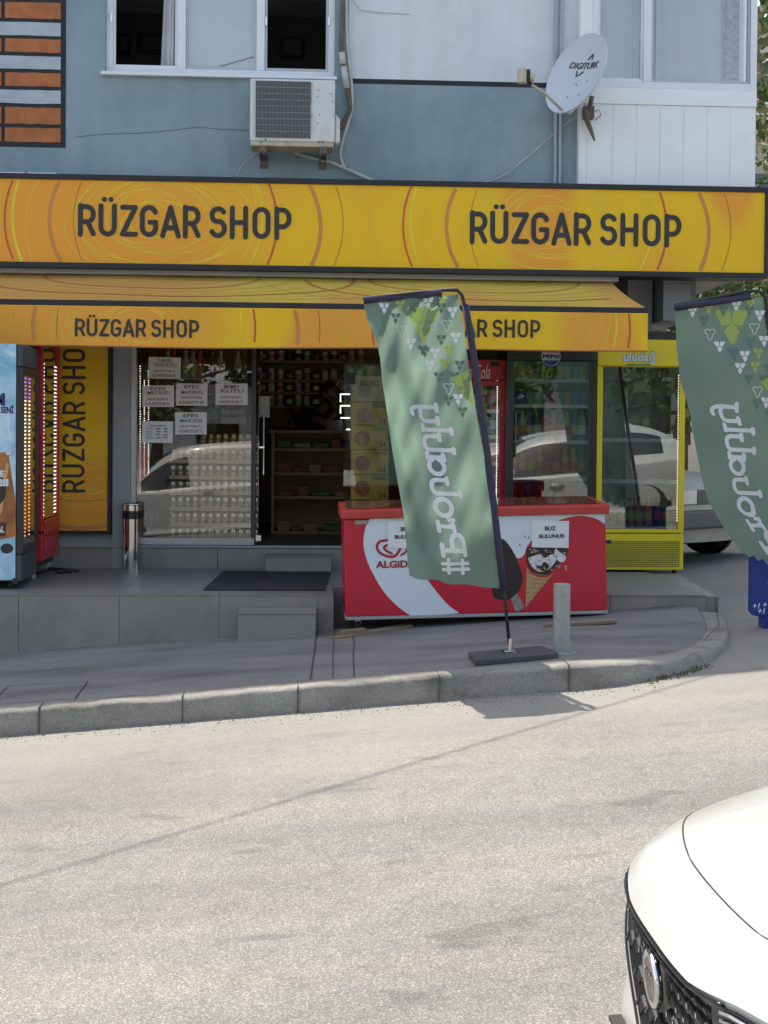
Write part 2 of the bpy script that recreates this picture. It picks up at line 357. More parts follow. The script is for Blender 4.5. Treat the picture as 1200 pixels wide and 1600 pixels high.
        if auto is not None:
            for p in me.polygons: p.use_smooth = True
            bm = bmesh.new(); bm.from_mesh(me)
            for e in bm.edges:
                if len(e.link_faces) == 2 and e.calc_face_angle(0) > R(auto): e.smooth = False
            bm.to_mesh(me); bm.free()
        return o
def tag(o, label=None, cat=None, group=None, kind=None):
    if label: o['label'] = label
    if cat: o['category'] = cat
    if group: o['group'] = group
    if kind: o['kind'] = kind
    return o
def thing(name, label, cat, loc=(0, 0, 0), rz=0, group=None):
    o = bpy.data.objects.new(name, None); COL.objects.link(o); o.location = loc; o.rotation_euler = (0, 0, rz)
    o.empty_display_size = .1
    return tag(o, label, cat, group)
def dup(root, loc, rz=None, label=None):
    r = root.copy(); COL.objects.link(r); r.location = loc
    if rz is not None: r.rotation_euler = (0, 0, rz)
    if label: r['label'] = label
    for ch in list(root.children):
        c = ch.copy(); COL.objects.link(c); c.parent = r
        for g in ch.children:
            d = g.copy(); COL.objects.link(d); d.parent = c
    return r
def struct(name, mb, mats, **k): return tag(mb.build(name, mats, **k), kind='structure')
def text(s, box, y, mat, parent, name='lettering', mp=None, bold=0, shear=0, mirror=False, keep=False):
    """lettering fitted to box (x0,x1,z0,z1) on the plane at y, facing -Y; world coordinates"""
    c = bpy.data.curves.new('t', 'FONT'); c.body = s; c.size = 1; c.offset = bold; c.shear = shear; c.resolution_u = 3; c.align_x = 'CENTER'
    o = bpy.data.objects.new('t', c); COL.objects.link(o)
    dg = bpy.context.evaluated_depsgraph_get(); me = bpy.data.meshes.new_from_object(o.evaluated_get(dg))
    bpy.data.objects.remove(o); bpy.data.curves.remove(c)
    xs = [v.co.x for v in me.vertices]; ys = [v.co.y for v in me.vertices]
    x0, x1, z0, z1 = box; ax, bx, ay, by = min(xs), max(xs), min(ys), max(ys)
    sx = (x1-x0)/(bx-ax); sz = (z1-z0)/(by-ay)
    off = Vector((0, 0, 0)); p = parent
    while p is not None: off += p.location; p = p.parent
    for v in me.vertices:
        q = Vector((x0+(v.co.x-ax)*sx, y, z0+(v.co.y-ay)*sz))
        v.co = (mp(q) if mp else q)-off
    me.materials.append(M[mat] if isinstance(mat, str) else mat); me.name = name
    o = bpy.data.objects.new(name, me); COL.objects.link(o); o.parent = parent; return o
def pbox(x0, y0, x1, y1, Y):      # pixel rectangle to (X0,X1,Zlow,Zhigh) on plane Y
    a = at(x0, y0, Y); b = at(x1, y1, Y); return a.x, b.x, b.z, a.z

# ================================================================ SETTING: ground
def cl(a, lo, hi): return max(lo, min(hi, a))
def road_z(X, Y):
    x = cl(X, -16, 5.5); y = cl(Y, -6, 8.1)
    return -.135+.078*x-.035*(8.1-y)
def terr():
    b = MB()
    xs = [-90, -40, -20]+[-16+.75*i for i in range(30)]+[7, 12, 25, 60, 110]
    ys = [-70, -30, -12, -6, -3, 0]+[1+.71*i for i in range(10)]+[8.1, 9, 10.5, 12, 15, 20, 30, 50, 90, 160]
    o = [(x, y, road_z(x, y)) for y in ys for x in xs]; nx = len(xs)
    b.add(o, [(j*nx+i, j*nx+i+1, (j+1)*nx+i+1, (j+1)*nx+i) for j in range(len(ys)-1) for i in range(nx-1)])
    return struct('road', b, 'asphalt', smooth=True)
terr()
# pavement: kerb line, then ruled towards the terrace foot
KC = [(-16+1.0*i, 8.1) for i in range(18)]+[(1.55, 8.1), (1.85, 8.12), (2.08, 8.2), (2.27, 8.33), (2.45, 8.52), (2.6, 8.74), (2.74, 9.0), (2.86, 9.3), (2.95, 9.6), (3.03, 9.95), (3.1, 10.3), (3.16, 10.7), (3.2, 11.1), (3.3, 11.9), (3.4, 12.8)]
def base_pt(i):
    x, y = KC[i]
    if x <= 1.85 and y < 8.2: return (x, 10.36)
    k = (i-18)/(len(KC)-19); return (1.85+(3.08-1.85)*min(1, k*1.6), 10.36 if y < 10.36 else y)
def kh(x): return .145 if x < 1.7 else .145-.085*cl((x-1.7)/.9, 0, 1)
def pavement():
    b = MB(); k = MB(); n = len(KC)
    top = []; inn = []; bot = []; bas = []
    for i, (x, y) in enumerate(KC):
        j0, j1 = max(0, i-1), min(n-1, i+1); d = (Vector(KC[j1])-Vector(KC[j0])).normalized(); q = Vector((-d.y, d.x))
        z = road_z(x, y)+kh(x)
        bot.append(Vector((x-q.x*.012, y-q.y*.012, road_z(x, y)-.03))); top.append(Vector((x, y, z)))
        inn.append(Vector((x+q.x*.14, y+q.y*.14, z+.004)))
        bx, by = base_pt(i)
        bas.append(Vector((max(min(bx, inn[-1].x), -20) if y > 8.2 else bx, max(by, inn[-1].y+.02), .036+.07*bx-.02)))
    # kerb with joints every 0.72 m
    def strip(A, B, mb, m=0):
        mb.add(A+B, [(i, i+1, len(A)+i+1, len(A)+i) for i in range(len(A)-1)], m)
    # subdivide along
    def sub(P, s=6):
        o = []
        for i in range(len(P)-1):
            for t in range(s*3): o.append(P[i].lerp(P[i+1], t/s/3))
        return o+[P[-1]]
    T, I, Bt, Ba = sub(top), sub(inn), sub(bot), sub(bas)
    ed = [t+Vector((0, .012, .0)) for t in T]
    def wob(P, a, sc=5): return [p+Vector((0, noise.noise(p*sc)*a, noise.noise(p*sc+Vector((5, 3, 1)))*a)) for p in P]
    Tf = wob(wob([t+Vector((0, -.004, -.02)) for t in T], .013), .006, 17); Tt = wob(wob([e+Vector((0, .012, 0)) for e in ed], .010), .005, 17); I2 = [p-Vector((0, 0, .004)) for p in I]
    strip(Bt, Tf, k); strip(Tf, Tt, k); strip(Tt, I, k)
    struct('kerb', k, 'kerb', smooth=True)
    rows = [[I2[i].lerp(Ba[i], t/8) for i in range(len(I2))] for t in range(9)]
    for r_ in range(8): strip(rows[r_], rows[r_+1], b)
    struct('pavement', b, 'pave', smooth=True)
    # joints in kerb
    j = MB()
    for x in [-15.6+.745*i+.05*math.sin(i*2.3) for i in range(24)]:
        z = road_z(x, 8.1)
        j.box(x-.0022, x+.0022, 8.082, 8.25, z-.02, z+.1465+.004)
    struct('kerb_joints', j, pm('kerb_joint', (.085, .08, .07), .9, var=.4, scale=20))
pavement()
def pav_z(X, Y):
    a = road_z(X, 8.1)+kh(X); b_ = .036+.07*X-.02; t = cl((Y-8.24)/(10.36-8.24), 0, 1); return a*(1-t)+b_*t
def crack(pts, wd, mat='joint', z=.0035, name='pavement_joint'):
    b = MB(); P = []
    for (x0, y0), (x1, y1) in zip(pts[:-1], pts[1:]):
        for t in range(8): P.append((x0+(x1-x0)*t/8, y0+(y1-y0)*t/8))
    P.append(pts[-1]); P = [(x+noise.noise(Vector((x*3, y*3, 0)))*.012, y) for x, y in P]
    b.ribbon(P, wd, lambda p: Vector((p.x, p.y, pav_z(p.x, p.y)+z))); return b
jb = MB()
def jp(*px): return [tuple(atz(x, y, pav_z(*(atz(x, y, .05).xy)))[:2]) for x, y in px]
for pts, wd in ((jp((497, 985), (484, 1062)), .012), (jp((523, 984), (518, 1060)), .006), (jp((553, 992), (552, 1060)), .008), (jp((137, 1064), (118, 1090)), .01), (jp((0, 1083), (12, 1070), (137, 1064)), .006), (jp((118, 1090), (0, 1097)), .006), (jp((1121, 945), (1122, 965), (1100, 985)), .006), (jp((1129, 996), (1090, 1012), (1062, 1030)), .006)):
    c = crack(pts, wd); jb.v, n0 = jb.v+c.v, len(jb.v); jb.f += [tuple(i+n0 for i in f) for f in c.f]; jb.m += c.m
struct('pavement_joints', jb, 'joint')
# loose grit
rc = random.Random(21)
gt = MB()
for i in range(900):
    x = rc.uniform(-2.4, 2.1); y = 8.085-abs(rc.gauss(0, .10)); z = road_z(x, y); r_ = rc.uniform(.0015, .006); a = rc.uniform(0, 3)
    gt.add([(x+r_*math.cos(a+k*2.1), y+r_*math.sin(a+k*2.1), z) for k in range(3)]+[(x, y, z+r_)], [(0, 1, 3), (1, 2, 3), (2, 0, 3)], i % 2)
tag(gt.build('grit', ['kerb', 'joint']), 'loose grit and specks lying on the road along the kerb', 'grit', kind='stuff')
# weeds in the kerb gutter
wb = MB()
for i in range(150):
    t = random.random(); a = Vector((2.05, 8.13)).lerp(Vector((2.5, 8.5)), t)+Vector((random.gauss(0, .03), random.gauss(0, .03)))
    z = road_z(a.x, a.y); h = random.uniform(.01, .035); q = Vector((random.gauss(0, 1), random.gauss(0, 1), 0)).normalized()*.006
    p = Vector((a.x, a.y, z)); wb.add([p-q, p+q, p+q*.3+Vector((random.gauss(0, .015), random.gauss(0, .015), h))], [(0, 1, 2)])
tag(wb.build('weeds', 'leaf2'), 'low green weeds growing in the gutter at the kerb corner', 'weeds', kind='stuff')

# terrace of grey tiles
TZ = .292
def terrace():
    t = MB(); f = MB(); k = MB()
    X0 = -2.72-.715*10; Yf = 10.3; edge = lambda y: 3.14+(y-10.45)*.09
    N0, N1, NY = .255, 2.235, 10.80
    k.prism([(X0, Yf+.02, -1.6), (N0, Yf+.02, -1.6), (N0, NY, -1.6), (N1, NY, -1.6), (N1, Yf+.02, -1.6), (3.08, Yf+.02, -1.6), (3.27, 12.26, -1.6), (X0, 12.26, -1.6)], (0, 0, 1.6+TZ-.0125)); f.prism([(3.095, Yf+.0, -.2), (3.285, 12.26, -.2), (3.275, 12.26, -.2), (3.085, Yf+.02, -.2)], (0, 0, .2+TZ-.013))
    offs = at(29, 940, Yf).x % .715
    xs = sorted([offs+.715*i for i in range(-16, 5)]+[N0, N1])
    for a, b_ in zip(xs[:-1], xs[1:]):
        b2 = min(b_, 3.12)
        nt_ = N0-.001 < (a+b_)/2 < N1
        if a < 3.1 and not nt_: f.box(a+.0015, b2-.0015, Yf, Yf+.018, -1.2, TZ-.013)
        for j in range(3):
            y0, y1 = Yf-.006+.66*j, Yf-.006+.66*(j+1)
            if a > 3.1 or (nt_ and j == 0): continue
            if nt_ and j == 1: y0 = NY
            if b_ > 3.1:
                t.prism([(a+.0015, y0+.0015, TZ-.012), (edge(y0)-.05, y0+.0015, TZ-.012), (edge(y1), y1-.0015, TZ-.012), (a+.0015, y1-.0015, TZ-.012)], (0, 0, .012))
            else: t.box(a+.0015, b_-.0015, y0+.0015, y1-.0015, TZ-.012, TZ)
    struct('terrace_core', k, 'tile'); struct('terrace_facing', f, 'tile', bevel=.001); struct('terrace_floor', t, 'tiletop', bevel=.001)
terrace()

# ================================================================ BUILDING
YW = 12.3; YU = 12.1; FL = .494
bld = thing('corner_shop_building', 'blue rendered corner building with a shop on its ground floor and white framed windows above', 'building', (0, YW, 0))
RX = 3.88; ROOF = 9.75; SOF = 2.86
def wall_with_holes(x0, x1, z0, z1, holes, y0, y1, mb, m=0):
    xs = sorted({x0, x1, *[h[0] for h in holes], *[h[1] for h in holes]}); zs = sorted({z0, z1, *[h[2] for h in holes], *[h[3] for h in holes]})
    xs = [x for x in xs if x0 <= x <= x1]; zs = [z for z in zs if z0 <= z <= z1]
    for a, b_ in zip(xs[:-1], xs[1:]):
        for c, d in zip(zs[:-1], zs[1:]):
            mx, mz = (a+b_)/2, (c+d)/2
            if any(h[0] < mx < h[1] and h[2] < mz < h[3] for h in holes): continue
            mb.box(a, b_, y0, y1, c, d, m)
xa, xb, zc, _ = pbox(165, 0, 523, 121, YU); wz0 = zc+.0; wz1 = wz0+1.25
bx0 = at(906, 100, 12.0).x
stripe0, stripe1 = at(700, 134, YU).z, at(700, 126, YU).z
split = at(545, 50, YU).x
ub = MB()
wall_with_holes(-9, split, 2.86, ROOF, [(xa, xb, wz0, wz1), (-6, -4, wz0, wz1), (xa, xb, wz0+3.0, wz1+3.0)], YU, YU+.22, ub, 0)
ub.box(split, bx0, YU, YU+.22, 2.86, stripe0, 0); ub.box(split, bx0, YU, YU+.22, stripe0, stripe1, 2); ub.box(split, bx0, YU, YU+.22, stripe1, ROOF, 1)
ub.build('upper_wall', ['blue', 'pale', 'blackwall'], bld, world=True)
# rest of the shell
sh = MB(); sh.box(-9, RX, YU, 19, ROOF, ROOF+.25); sh.box(-9, -8.8, YU+.22, 19, 2.9, ROOF); sh.box(RX-.2, RX, YU+.22, 19, 2.9, ROOF); sh.box(-9, RX, 18.8, 19, -.5, ROOF)
sh.box(-9, RX-.2, YU+.22, 18.8, 5.75, 5.95); sh.build('shell', 'pale', bld, world=True)
sf = MB(); sf.box(-9, RX, 11.86, 18.8, SOF, SOF+.12); sf.build('overhang_slab', 'soffit', bld, world=True)
bm_ = MB(); bm_.box(3.12, 3.36, 12.1, 13.3, 2.46, SOF-.003); bm_.box(3.385, 3.46, 12.3, 18, 2.66, SOF-.003); bm_.build('soffit_beam', 'grey', bld, world=True)
# room behind upper windows
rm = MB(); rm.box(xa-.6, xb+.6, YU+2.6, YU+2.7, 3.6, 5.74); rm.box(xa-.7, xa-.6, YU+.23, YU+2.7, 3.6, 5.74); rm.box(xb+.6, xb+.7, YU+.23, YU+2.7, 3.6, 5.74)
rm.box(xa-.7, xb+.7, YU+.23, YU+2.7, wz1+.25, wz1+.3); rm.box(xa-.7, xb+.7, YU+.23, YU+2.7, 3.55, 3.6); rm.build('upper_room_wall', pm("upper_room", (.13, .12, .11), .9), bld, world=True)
for (px0, py0, px1, py1) in ((437, 57, 476, 92), (182, 52, 205, 85), (216, 52, 260, 85)):
    a, b_, c, d = pbox(px0, py0, px1, py1, YU+2.58)
    fr = MB(); fr.box(a, b_, YU+2.56, YU+2.6, c, d); o = fr.build('wall_picture_frame', 'black', bld, bevel=.005, world=True)
    q = MB(); q.box(a+.04, b_-.04, YU+2.553, YU+2.559, c+.04, d-.04); q.build('picture', pm("print_grey", (.09, .09, .09), .7), o, world=True)
# window unit
def window(x0, x1, z0, z1, y, mull, name='window', fw=.055, skip=()):
    f = MB(); f.box(x0, x1, y, y+.07, z0, z0+fw); f.box(x0, x1, y, y+.07, z1-fw, z1)
    f.box(x0, x0+fw, y, y+.07, z0+fw, z1-fw); f.box(x1-fw, x1, y, y+.07, z0+fw, z1-fw)
    ed = [x0+fw]
    for m_ in mull: f.box(m_-.035, m_+.035, y, y+.07, z0+fw, z1-fw); ed += [m_-.035, m_+.035]
    ed.append(x1-fw)
    fo = f.build(name, 'white', bld, bevel=.004, world=True)
    for i in range(0, len(ed), 2):
        a, b_ = ed[i], ed[i+1]
        s_ = MB()
        for (q0, q1, r0, r1) in ((a, b_, z0+fw, z0+fw+.03), (a, b_, z1-fw-.03, z1-fw), (a, a+.022, z0+fw+.03, z1-fw-.03), (b_-.022, b_, z0+fw+.03, z1-fw-.03)): s_.box(q0+.001, q1-.001, y+.02, y+.055, r0, r1)
        s_.build('sash', 'alu' if i else 'white', fo, bevel=.002, world=True)
        if i//2 not in skip: g = MB(); g.box(a+.02, b_-.02, y+.035, y+.041, z0+fw+.028, z1-fw-.028); g.build('pane', 'uglass', fo, world=True)
    return fo
m1 = at(283, 60, YU).x; m2 = at(407, 60, YU).x
w1 = window(xa, xb, wz0, wz1, YU+.05, [m1, m2], skip=(0, 2))
sl = MB(); sl.box(xa-.03, xb+.02, YU-.05, YU+.049, wz0-.03, wz0-.002); sl.build('window_sill', 'white', bld, bevel=.004, world=True)
for xx, yy in ((174, 28), (416, 34), (514, 34)):
    p = at(xx, yy, YU+.05); h = MB(); h.box(p.x-.008, p.x+.008, YU+.035, YU+.05, p.z-.035, p.z+.035); h.build('window_catch', 'steel', w1, world=True)
def curtain(x0, x1, z0, z1, y, mat, amp=.02, fr=14, wedge=0, par=None):
    c = MB(); c.grid(lambda u, v: Vector((x0+(x1-x0)*u+wedge*(1-v)*(1-u)*0+wedge*v*(1-u), y+amp*math.sin(u*fr*2+3*math.sin(u*7)), z0+(z1-z0)*v)), 60, 6)
    return c.build('curtain', mat, par or bld, smooth=True, world=True)
a, b_, _, _ = pbox(252, 0, 276, 100, YU+.25); curtain(a, b_, wz0+.02, wz1, YU+.2, 'curtainw', .015, 8, .05)
a, b_, _, _ = pbox(287, 0, 402, 100, YU+.2); curtain(a, b_, wz0+.02, wz1, YU+.16, pm("frosted_curtain", (.84, .88, .87), .8, var=.06), .006, 10)
# bay of white cladding to the right
by = 12.0; bz = at(1000, 138, by).z; zb0 = 2.98
bay = MB(); xs = [bx0, at(917, 200, by).x]+[at(x, 200, by).x for x in (957, 994, 1031, 1068, 1105, 1141)]+[RX]
for a, b_ in zip(xs[:-1], xs[1:]): bay.box(a+.002, b_-.002, by, by+.1, zb0, bz-.14)
bay.box(bx0, RX, by-.012, by+.1, bz-.139, bz-.001); bay.box(bx0, bx0+.1, by-.01, by+.1, bz, bz+1.45); bay.box(bx0, RX, by, by+.1, bz+1.451, ROOF)
bay.box(bx0, RX, by+.005, by+.1, zb0-.1, bz-.14)
bay.build('bay_cladding', 'panel', bld, bevel=.002, world=True)
w2 = window(bx0+.1, RX, bz, bz+1.45, by-.008, [at(1012, 50, by).x])
a = at(930, 50, by+.2).x; b_ = at(1002, 50, by+.2).x; c = at(1024, 50, by+.2).x; d = at(1165, 50, by+.2).x
curtain(a, b_, bz+.05, bz+1.42, by+.17, 'curtain', .02, 9); curtain(c, d, bz+.05, bz+1.42, by+.17, 'curtain', .02, 15)
a = at(1128, 50, by+.2).x; curtain(a, a+.13, bz+.05, bz+1.42, by+.13, pm("lace", (.42, .38, .36), .9, var=.5, scale=25), .012, 4)
# mural of painted bricks at the left
mu = MB(); mx1 = at(103, 100, YU).x; mz0 = at(50, 230, YU).z; yb = YU-.003
mu.box(mx1-1.6, mx1, yb, YU, mz0, mz0+2.6, 0)
rows = [(4, 29, 1), (35, 56, 2), (61, 82, 1), (88, 108, 2), (114, 135, 1), (141, 162, 2), (168, 194, 1), (200, 222, 1), (-22, -2, 2), (-50, -28, 1)]
for r0, r1, k in rows:
    z1, z0 = at(50, r0, YU).z, at(50, r1, YU).z; xr = at(95, r0, YU).x; xl = at(8, r0, YU).x
    def wq(x0, x1):
        n = 10; up = [Vector((x0+(x1-x0)*i/n, yb-.003, z1+.005*noise.noise(Vector((x0*9+i, z1*7, 0))))) for i in range(n+1)]
        dn = [Vector((x0+(x1-x0)*i/n, yb-.003, z0+.005*noise.noise(Vector((x0*9+i, z0*7, 4))))) for i in range(n, -1, -1)]
        mu.poly(up+dn, k)
    if k == 1: wq(xl, xr); wq(xl-.5, xl-.03)
    else: wq(xl-.5, xr)
mu.build('brick_mural', ['blackwall', 'orange', 'palebrick'], bld, world=True)
# crack in the render
cr = MB(); P = [at(x, y, YU) for x, y in ((118, 214), (160, 209), (215, 208), (270, 204), (310, 199), (345, 202), (388, 203))]
cr.tube([p+Vector((0, 0, .004*math.sin(i*5))) for i, p in enumerate(P)], .0025, 4); cr.build('render_crack', 'black', bld, world=True)
# ---- ground floor front
gf = MB()
xd0 = at(213, 700, YW).x; xw1 = at(398, 700, YW).x; xdr = at(537, 700, YW).x; xend = at(1000, 700, YW).x
g_ = MB(); g_.box(-9, at(177, 700, YW).x, YW, YW+.2, -.5, SOF-.001); g_.build('ground_floor_wall', 'greyl', bld, world=True)
gf.box(at(177, 700, YW).x-.0, xd0-.045, YW-.035, YW+.2, -.5, SOF-.001)
g_ = MB(); g_.box(xend-.1, xend+.12, YW+.1, 18.8, -.5, SOF-.001); g_.build('side_wall', 'greyl', bld, world=True)
gf.build('wall_pier', 'greyl', bld, world=True)
rs = MB()
a0 = at(94, 870, YW).x
for a, b_ in ((a0-3, a0), (a0, -1.42), (-1.417, -.70), (-.697, .018), (.021, .735), (.738, 1.45), (1.453, 2.9)): rs.box(a+.001, b_-.001, YW-.03, YW+.15, TZ, FL-.022)
rs.build('tiled_riser', 'tile', bld, world=True)
lf = MB(); lf.box(-6, 2.9, YW-.05, YW+.16, FL-.021, FL-.004); lf.build('sill_ledge', 'greyl', bld, bevel=.003, world=True)
wf = MB(); wt = SOF-.002
wf.box(xd0-.044, xd0, YW-.03, YW+.06, FL, wt); wf.box(xd0, xw1, YW-.02, YW+.06, FL, FL+.06)
wf.build('shop_window_frame', 'alu', bld, bevel=.003, world=True)
g = MB(); g.box(xd0, xw1-.03, YW+.01, YW+.018, FL+.06, wt); g.build('shop_window_pane', 'glass', bld, world=True)
wd = MB(); wd.box(xw1-.03, xw1+.01, YW-.01, YW+.05, FL, wt); wd.build('door_jamb', 'darkplas', bld, bevel=.003, world=True)
g = MB(); g.box(xdr, at(736, 700, YW).x, YW-.01, YW-.002, FL, wt-.05); g.build('right_shop_pane', 'glass', bld, world=True)
# glass door folded inwards
gd = MB(); gx = at(404, 700, YW+.1).x; gd.box(gx-.005, gx+.005, YW+.06, YW+.88, FL+.02, 2.55)
dr = gd.build('glass_door', 'glass', bld, world=True)
hd = MB(); hd.tube([(gx+.04, YW+.12, 1.1), (gx+.04, YW+.12, 1.62)], .012); hd.box(gx+.005, gx+.05, YW+.1, YW+.14, 1.33, 1.345); hd.build('handle', 'steel', dr, world=True)
for zz in (FL+.03, 2.5):
    hh = MB(); hh.box(gx-.02, gx+.03, YW+.04, YW+.12, zz, zz+.05); hh.build('door_fitting', 'steel', dr, bevel=.003, world=True)
a, b_, c, d = pbox(537, 588, 552, 600, YW); hh = MB(); hh.box(a+.01, b_+.02, YW-.02, YW+.01, c, d+.03); hh.build('pane_fitting', 'darkplas', bld, bevel=.003, world=True)
# interior room
it = MB(); it.box(-3.4, xend-.1, 15.6, 15.7, .2, SOF); it.box(-3.5, -3.4, YW+.2, 15.7, .2, SOF); it.build('shop_inner_wall', 'ins', bld, world=True)
fo = MB(); fo.box(-3.4, xend-.1, YW+.05, 15.6, .3, FL-.004); fo.build('shop_inner_floor', pm("shop_floor", (.12, .11, .10), .35), bld, world=True)

# ================================================================ SIGNS
# rounded stroke capitals, cap height 1, returned as (advance, strokes)
def arcp(cx, cy, rx, ry, a0, a1, n=10): return [(cx+rx*math.cos(R(a0+(a1-a0)*i/n)), cy+ry*math.sin(R(a0+(a1-a0)*i/n))) for i in range(n+1)]
G = {
 'R': (.60, [[(.08, 0), (.08, 1)], [(.08, .96), (.30, .96)]+arcp(.30, .70, .22, .26, 90, -90)+[(.08, .44)], [(.33, .44), (.52, .03)]]),
 'U': (.66, [[(.08, 1), (.08, .27)]+arcp(.31, .27, .23, .24, 180, 360)+[(.54, 1)]]),
 'Z': (.56, [[(.06, .96), (.50, .96)], [(.50, .96), (.06, .04)], [(.06, .04), (.51, .04)]]),
 'G': (.64, [arcp(.31, .72, .23, .25, 20, 180)+[(.08, .28)]+arcp(.31, .28, .23, .25, 180, 360)+[(.54, .46)], [(.54, .46), (.34, .46)]]),
 'A': (.64, [[(.04, 0), (.31, .98)], [(.31, .98), (.58, 0)], [(.13, .28), (.49, .28)]]),
 'S': (.60, [arcp(.29, .745, .215, .225, 30, 180, 8)+[(.09, .70)]+arcp(.30, .68, .21, .16, 190, 265, 5)+arcp(.29, .29, .215, .25, 75, -90, 9)+arcp(.28, .27, .22, .23, -95, -155, 5)]),
 'H': (.68, [[(.08, 0), (.08, 1)], [(.54, 0), (.54, 1)], [(.08, .5), (.54, .5)]]),
 'O': (.66, [arcp(.31, .72, .23, .25, 0, 180)+arcp(.31, .28, .23, .25, 180, 360)+[(.54, .72)]]),
 'P': (.58, [[(.08, 0), (.08, 1)], [(.08, .96), (.29, .96)]+arcp(.29, .67, .22, .29, 90, -90)+[(.08, .38)]]),
 ' ': (.12, []),
}
def strokes(s):
    x = 0; out = []
    for ch in s:
        if ch == 'Ü': k = 'U'
        else: k = ch
        adv, st = G[k]
        for q in st: out.append([(x+a, b_) for a, b_ in q])
        if ch == 'Ü':
            for dx in (.20, .42): out.append([(x+dx-.004, 1.22), (x+dx+.004, 1.22)])
        x += adv+.10
    return x-.14, out
def dense(q, st=.15):
    o = []
    for a, b_ in zip(q[:-1], q[1:]):
        n = max(1, int(math.hypot(b_[0]-a[0], b_[1]-a[1])/st))
        for i in range(n): o.append((a[0]+(b_[0]-a[0])*i/n, a[1]+(b_[1]-a[1])*i/n))
    return o+[q[-1]]
def shopname(x0, x1, z0, ch, mpf, parent, s='RÜZGAR SHOP', wd=.172):
    wdt, st = strokes(s); mb = MB(); sx = (x1-x0)/wdt
    for i, q in enumerate(st):
        cl_ = len(q) > 9 and abs(q[0][0]-q[-1][0]) < 1e-6 and abs(q[0][1]-q[-1][1]) < 1e-6
        if cl_: q = q[:-1]
        mb.ribbon([(a*sx, b_*ch) for a, b_ in q], wd*ch, lambda p, i=i: mpf(x0+p.x, z0+p.y, .0035+.0004*(i % 5)), closed=cl_)
    mb.build('lettering', 'ink', parent, world=True)
def pattern(mb, cx, cz, s, x0, x1, z0, z1, mpf, seed=1):
    """swirl print; s = metres per unit, materials 1..5 yellow, pale, red, salmon, brown"""
    rnd = random.Random(seed); k = [0]
    def arc(ax, az, r, a0, a1, w_, m_, ry=None, wob=0):
        ry = ry or r; n = 90; run = []; k[0] += 1; off = .0006+.00006*(k[0] % 40)
        def flush():
            if len(run) > 1: mb.ribbon(run, w_*s, lambda p: mpf(p.x, p.y, off), m_, cap=False)
        for i in range(n+1):
            t = R(a0+(a1-a0)*i/n); rr = 1+wob*math.sin(3*t+seed)
            x, z = cx+(ax+r*rr*math.cos(t))*s, cz+(az+ry*rr*math.sin(t))*s
            if x0+.005 < x < x1-.005 and z0+.004 < z < z1-.004: run.append((x, z))
            else: flush(); run = []
        flush()
    for i in range(13):
        arc(rnd.uniform(-14, 18), rnd.uniform(-12, 12), 34+8.2*i+rnd.uniform(-6, 6), 0, 360, rnd.choice((.8, 1.0, 1.3)), 2 if i % 3 else 1, 26+4.6*i+rnd.uniform(-3, 6), .03)
    arc(-80, 0, 150, 130, 230, 3.2, 3); arc(-50, 5, 168, 130, 230, 4.2, 1); arc(-40, 0, 122, 120, 240, 5.5, 4); arc(30, 0, 155, 120, 240, .9, 5)
    arc(25, 8, 140, -60, 60, 3.2, 1); arc(6, 20, 148, -60, 60, 1.6, 1); arc(37, 0, 150, -60, 60, 3.4, 3); arc(125, -6, 130, -60, 60, 6, 4); arc(140, 0, 150, -60, 60, 1.0, 5); arc(160, 0, 170, -60, 60, 1.0, 2)
    arc(-120, 20, 160, 120, 240, 1.2, 2); arc(-60, -10, 138, 120, 240, 1.6, 2)
PR = ['sign', 'pyel', 'ppale', 'pred', 'psal', 'pdark']
YS = 11.8
sg = thing('shop_signboard', 'long yellow and orange shop signboard in a black frame above the awning', 'signboard', (0, YS, 2.8))
sx0, sx1 = -6.2, 3.9; sz0, sz1 = 2.845, 3.522
fb = MB(); fb.box(sx0, sx1+.02, YS+.012, YS+.26, sz0-.002, sz1+.004); fb.build('sign_box', 'grey', sg, world=True)
fr = MB(); fr.box(sx0, sx1+.03, YS-.015, YS+.05, sz1, sz1+.045); fr.box(sx0, sx1+.03, YS-.015, YS+.27, sz0-.045, sz0); fr.box(sx1, sx1+.03, YS-.015, YS+.27, sz0, sz1); fr.build('frame', 'black', sg, bevel=.004, world=True)
pl = MB(); flat = lambda x, z, o: Vector((x, YS-o, z))
pl.quad((sx0, YS, sz0), (sx1, YS, sz0), (sx1, YS, sz1), (sx0, YS, sz1), 0)
for k in (-1, 0, 1):
    c = at(243+615*k, 346+9*k, YS); pattern(pl, c.x, c.z, 1/188., sx0, sx1, sz0, sz1, flat, seed=3)
pl.build('printed_panel', PR, sg, world=True)
for (pa, pb, ya, yb_) in ((122, 453, 366, 371), (734, 1062, 378, 382)):
    A, B = at(pa, ya, YS), at(pb, yb_, YS); h_ = (at(pa, 321.5, YS).z-at(pa, 367, YS).z)
    shopname(A.x, B.x, (A.z+B.z)/2-.003, h_, flat, sg)
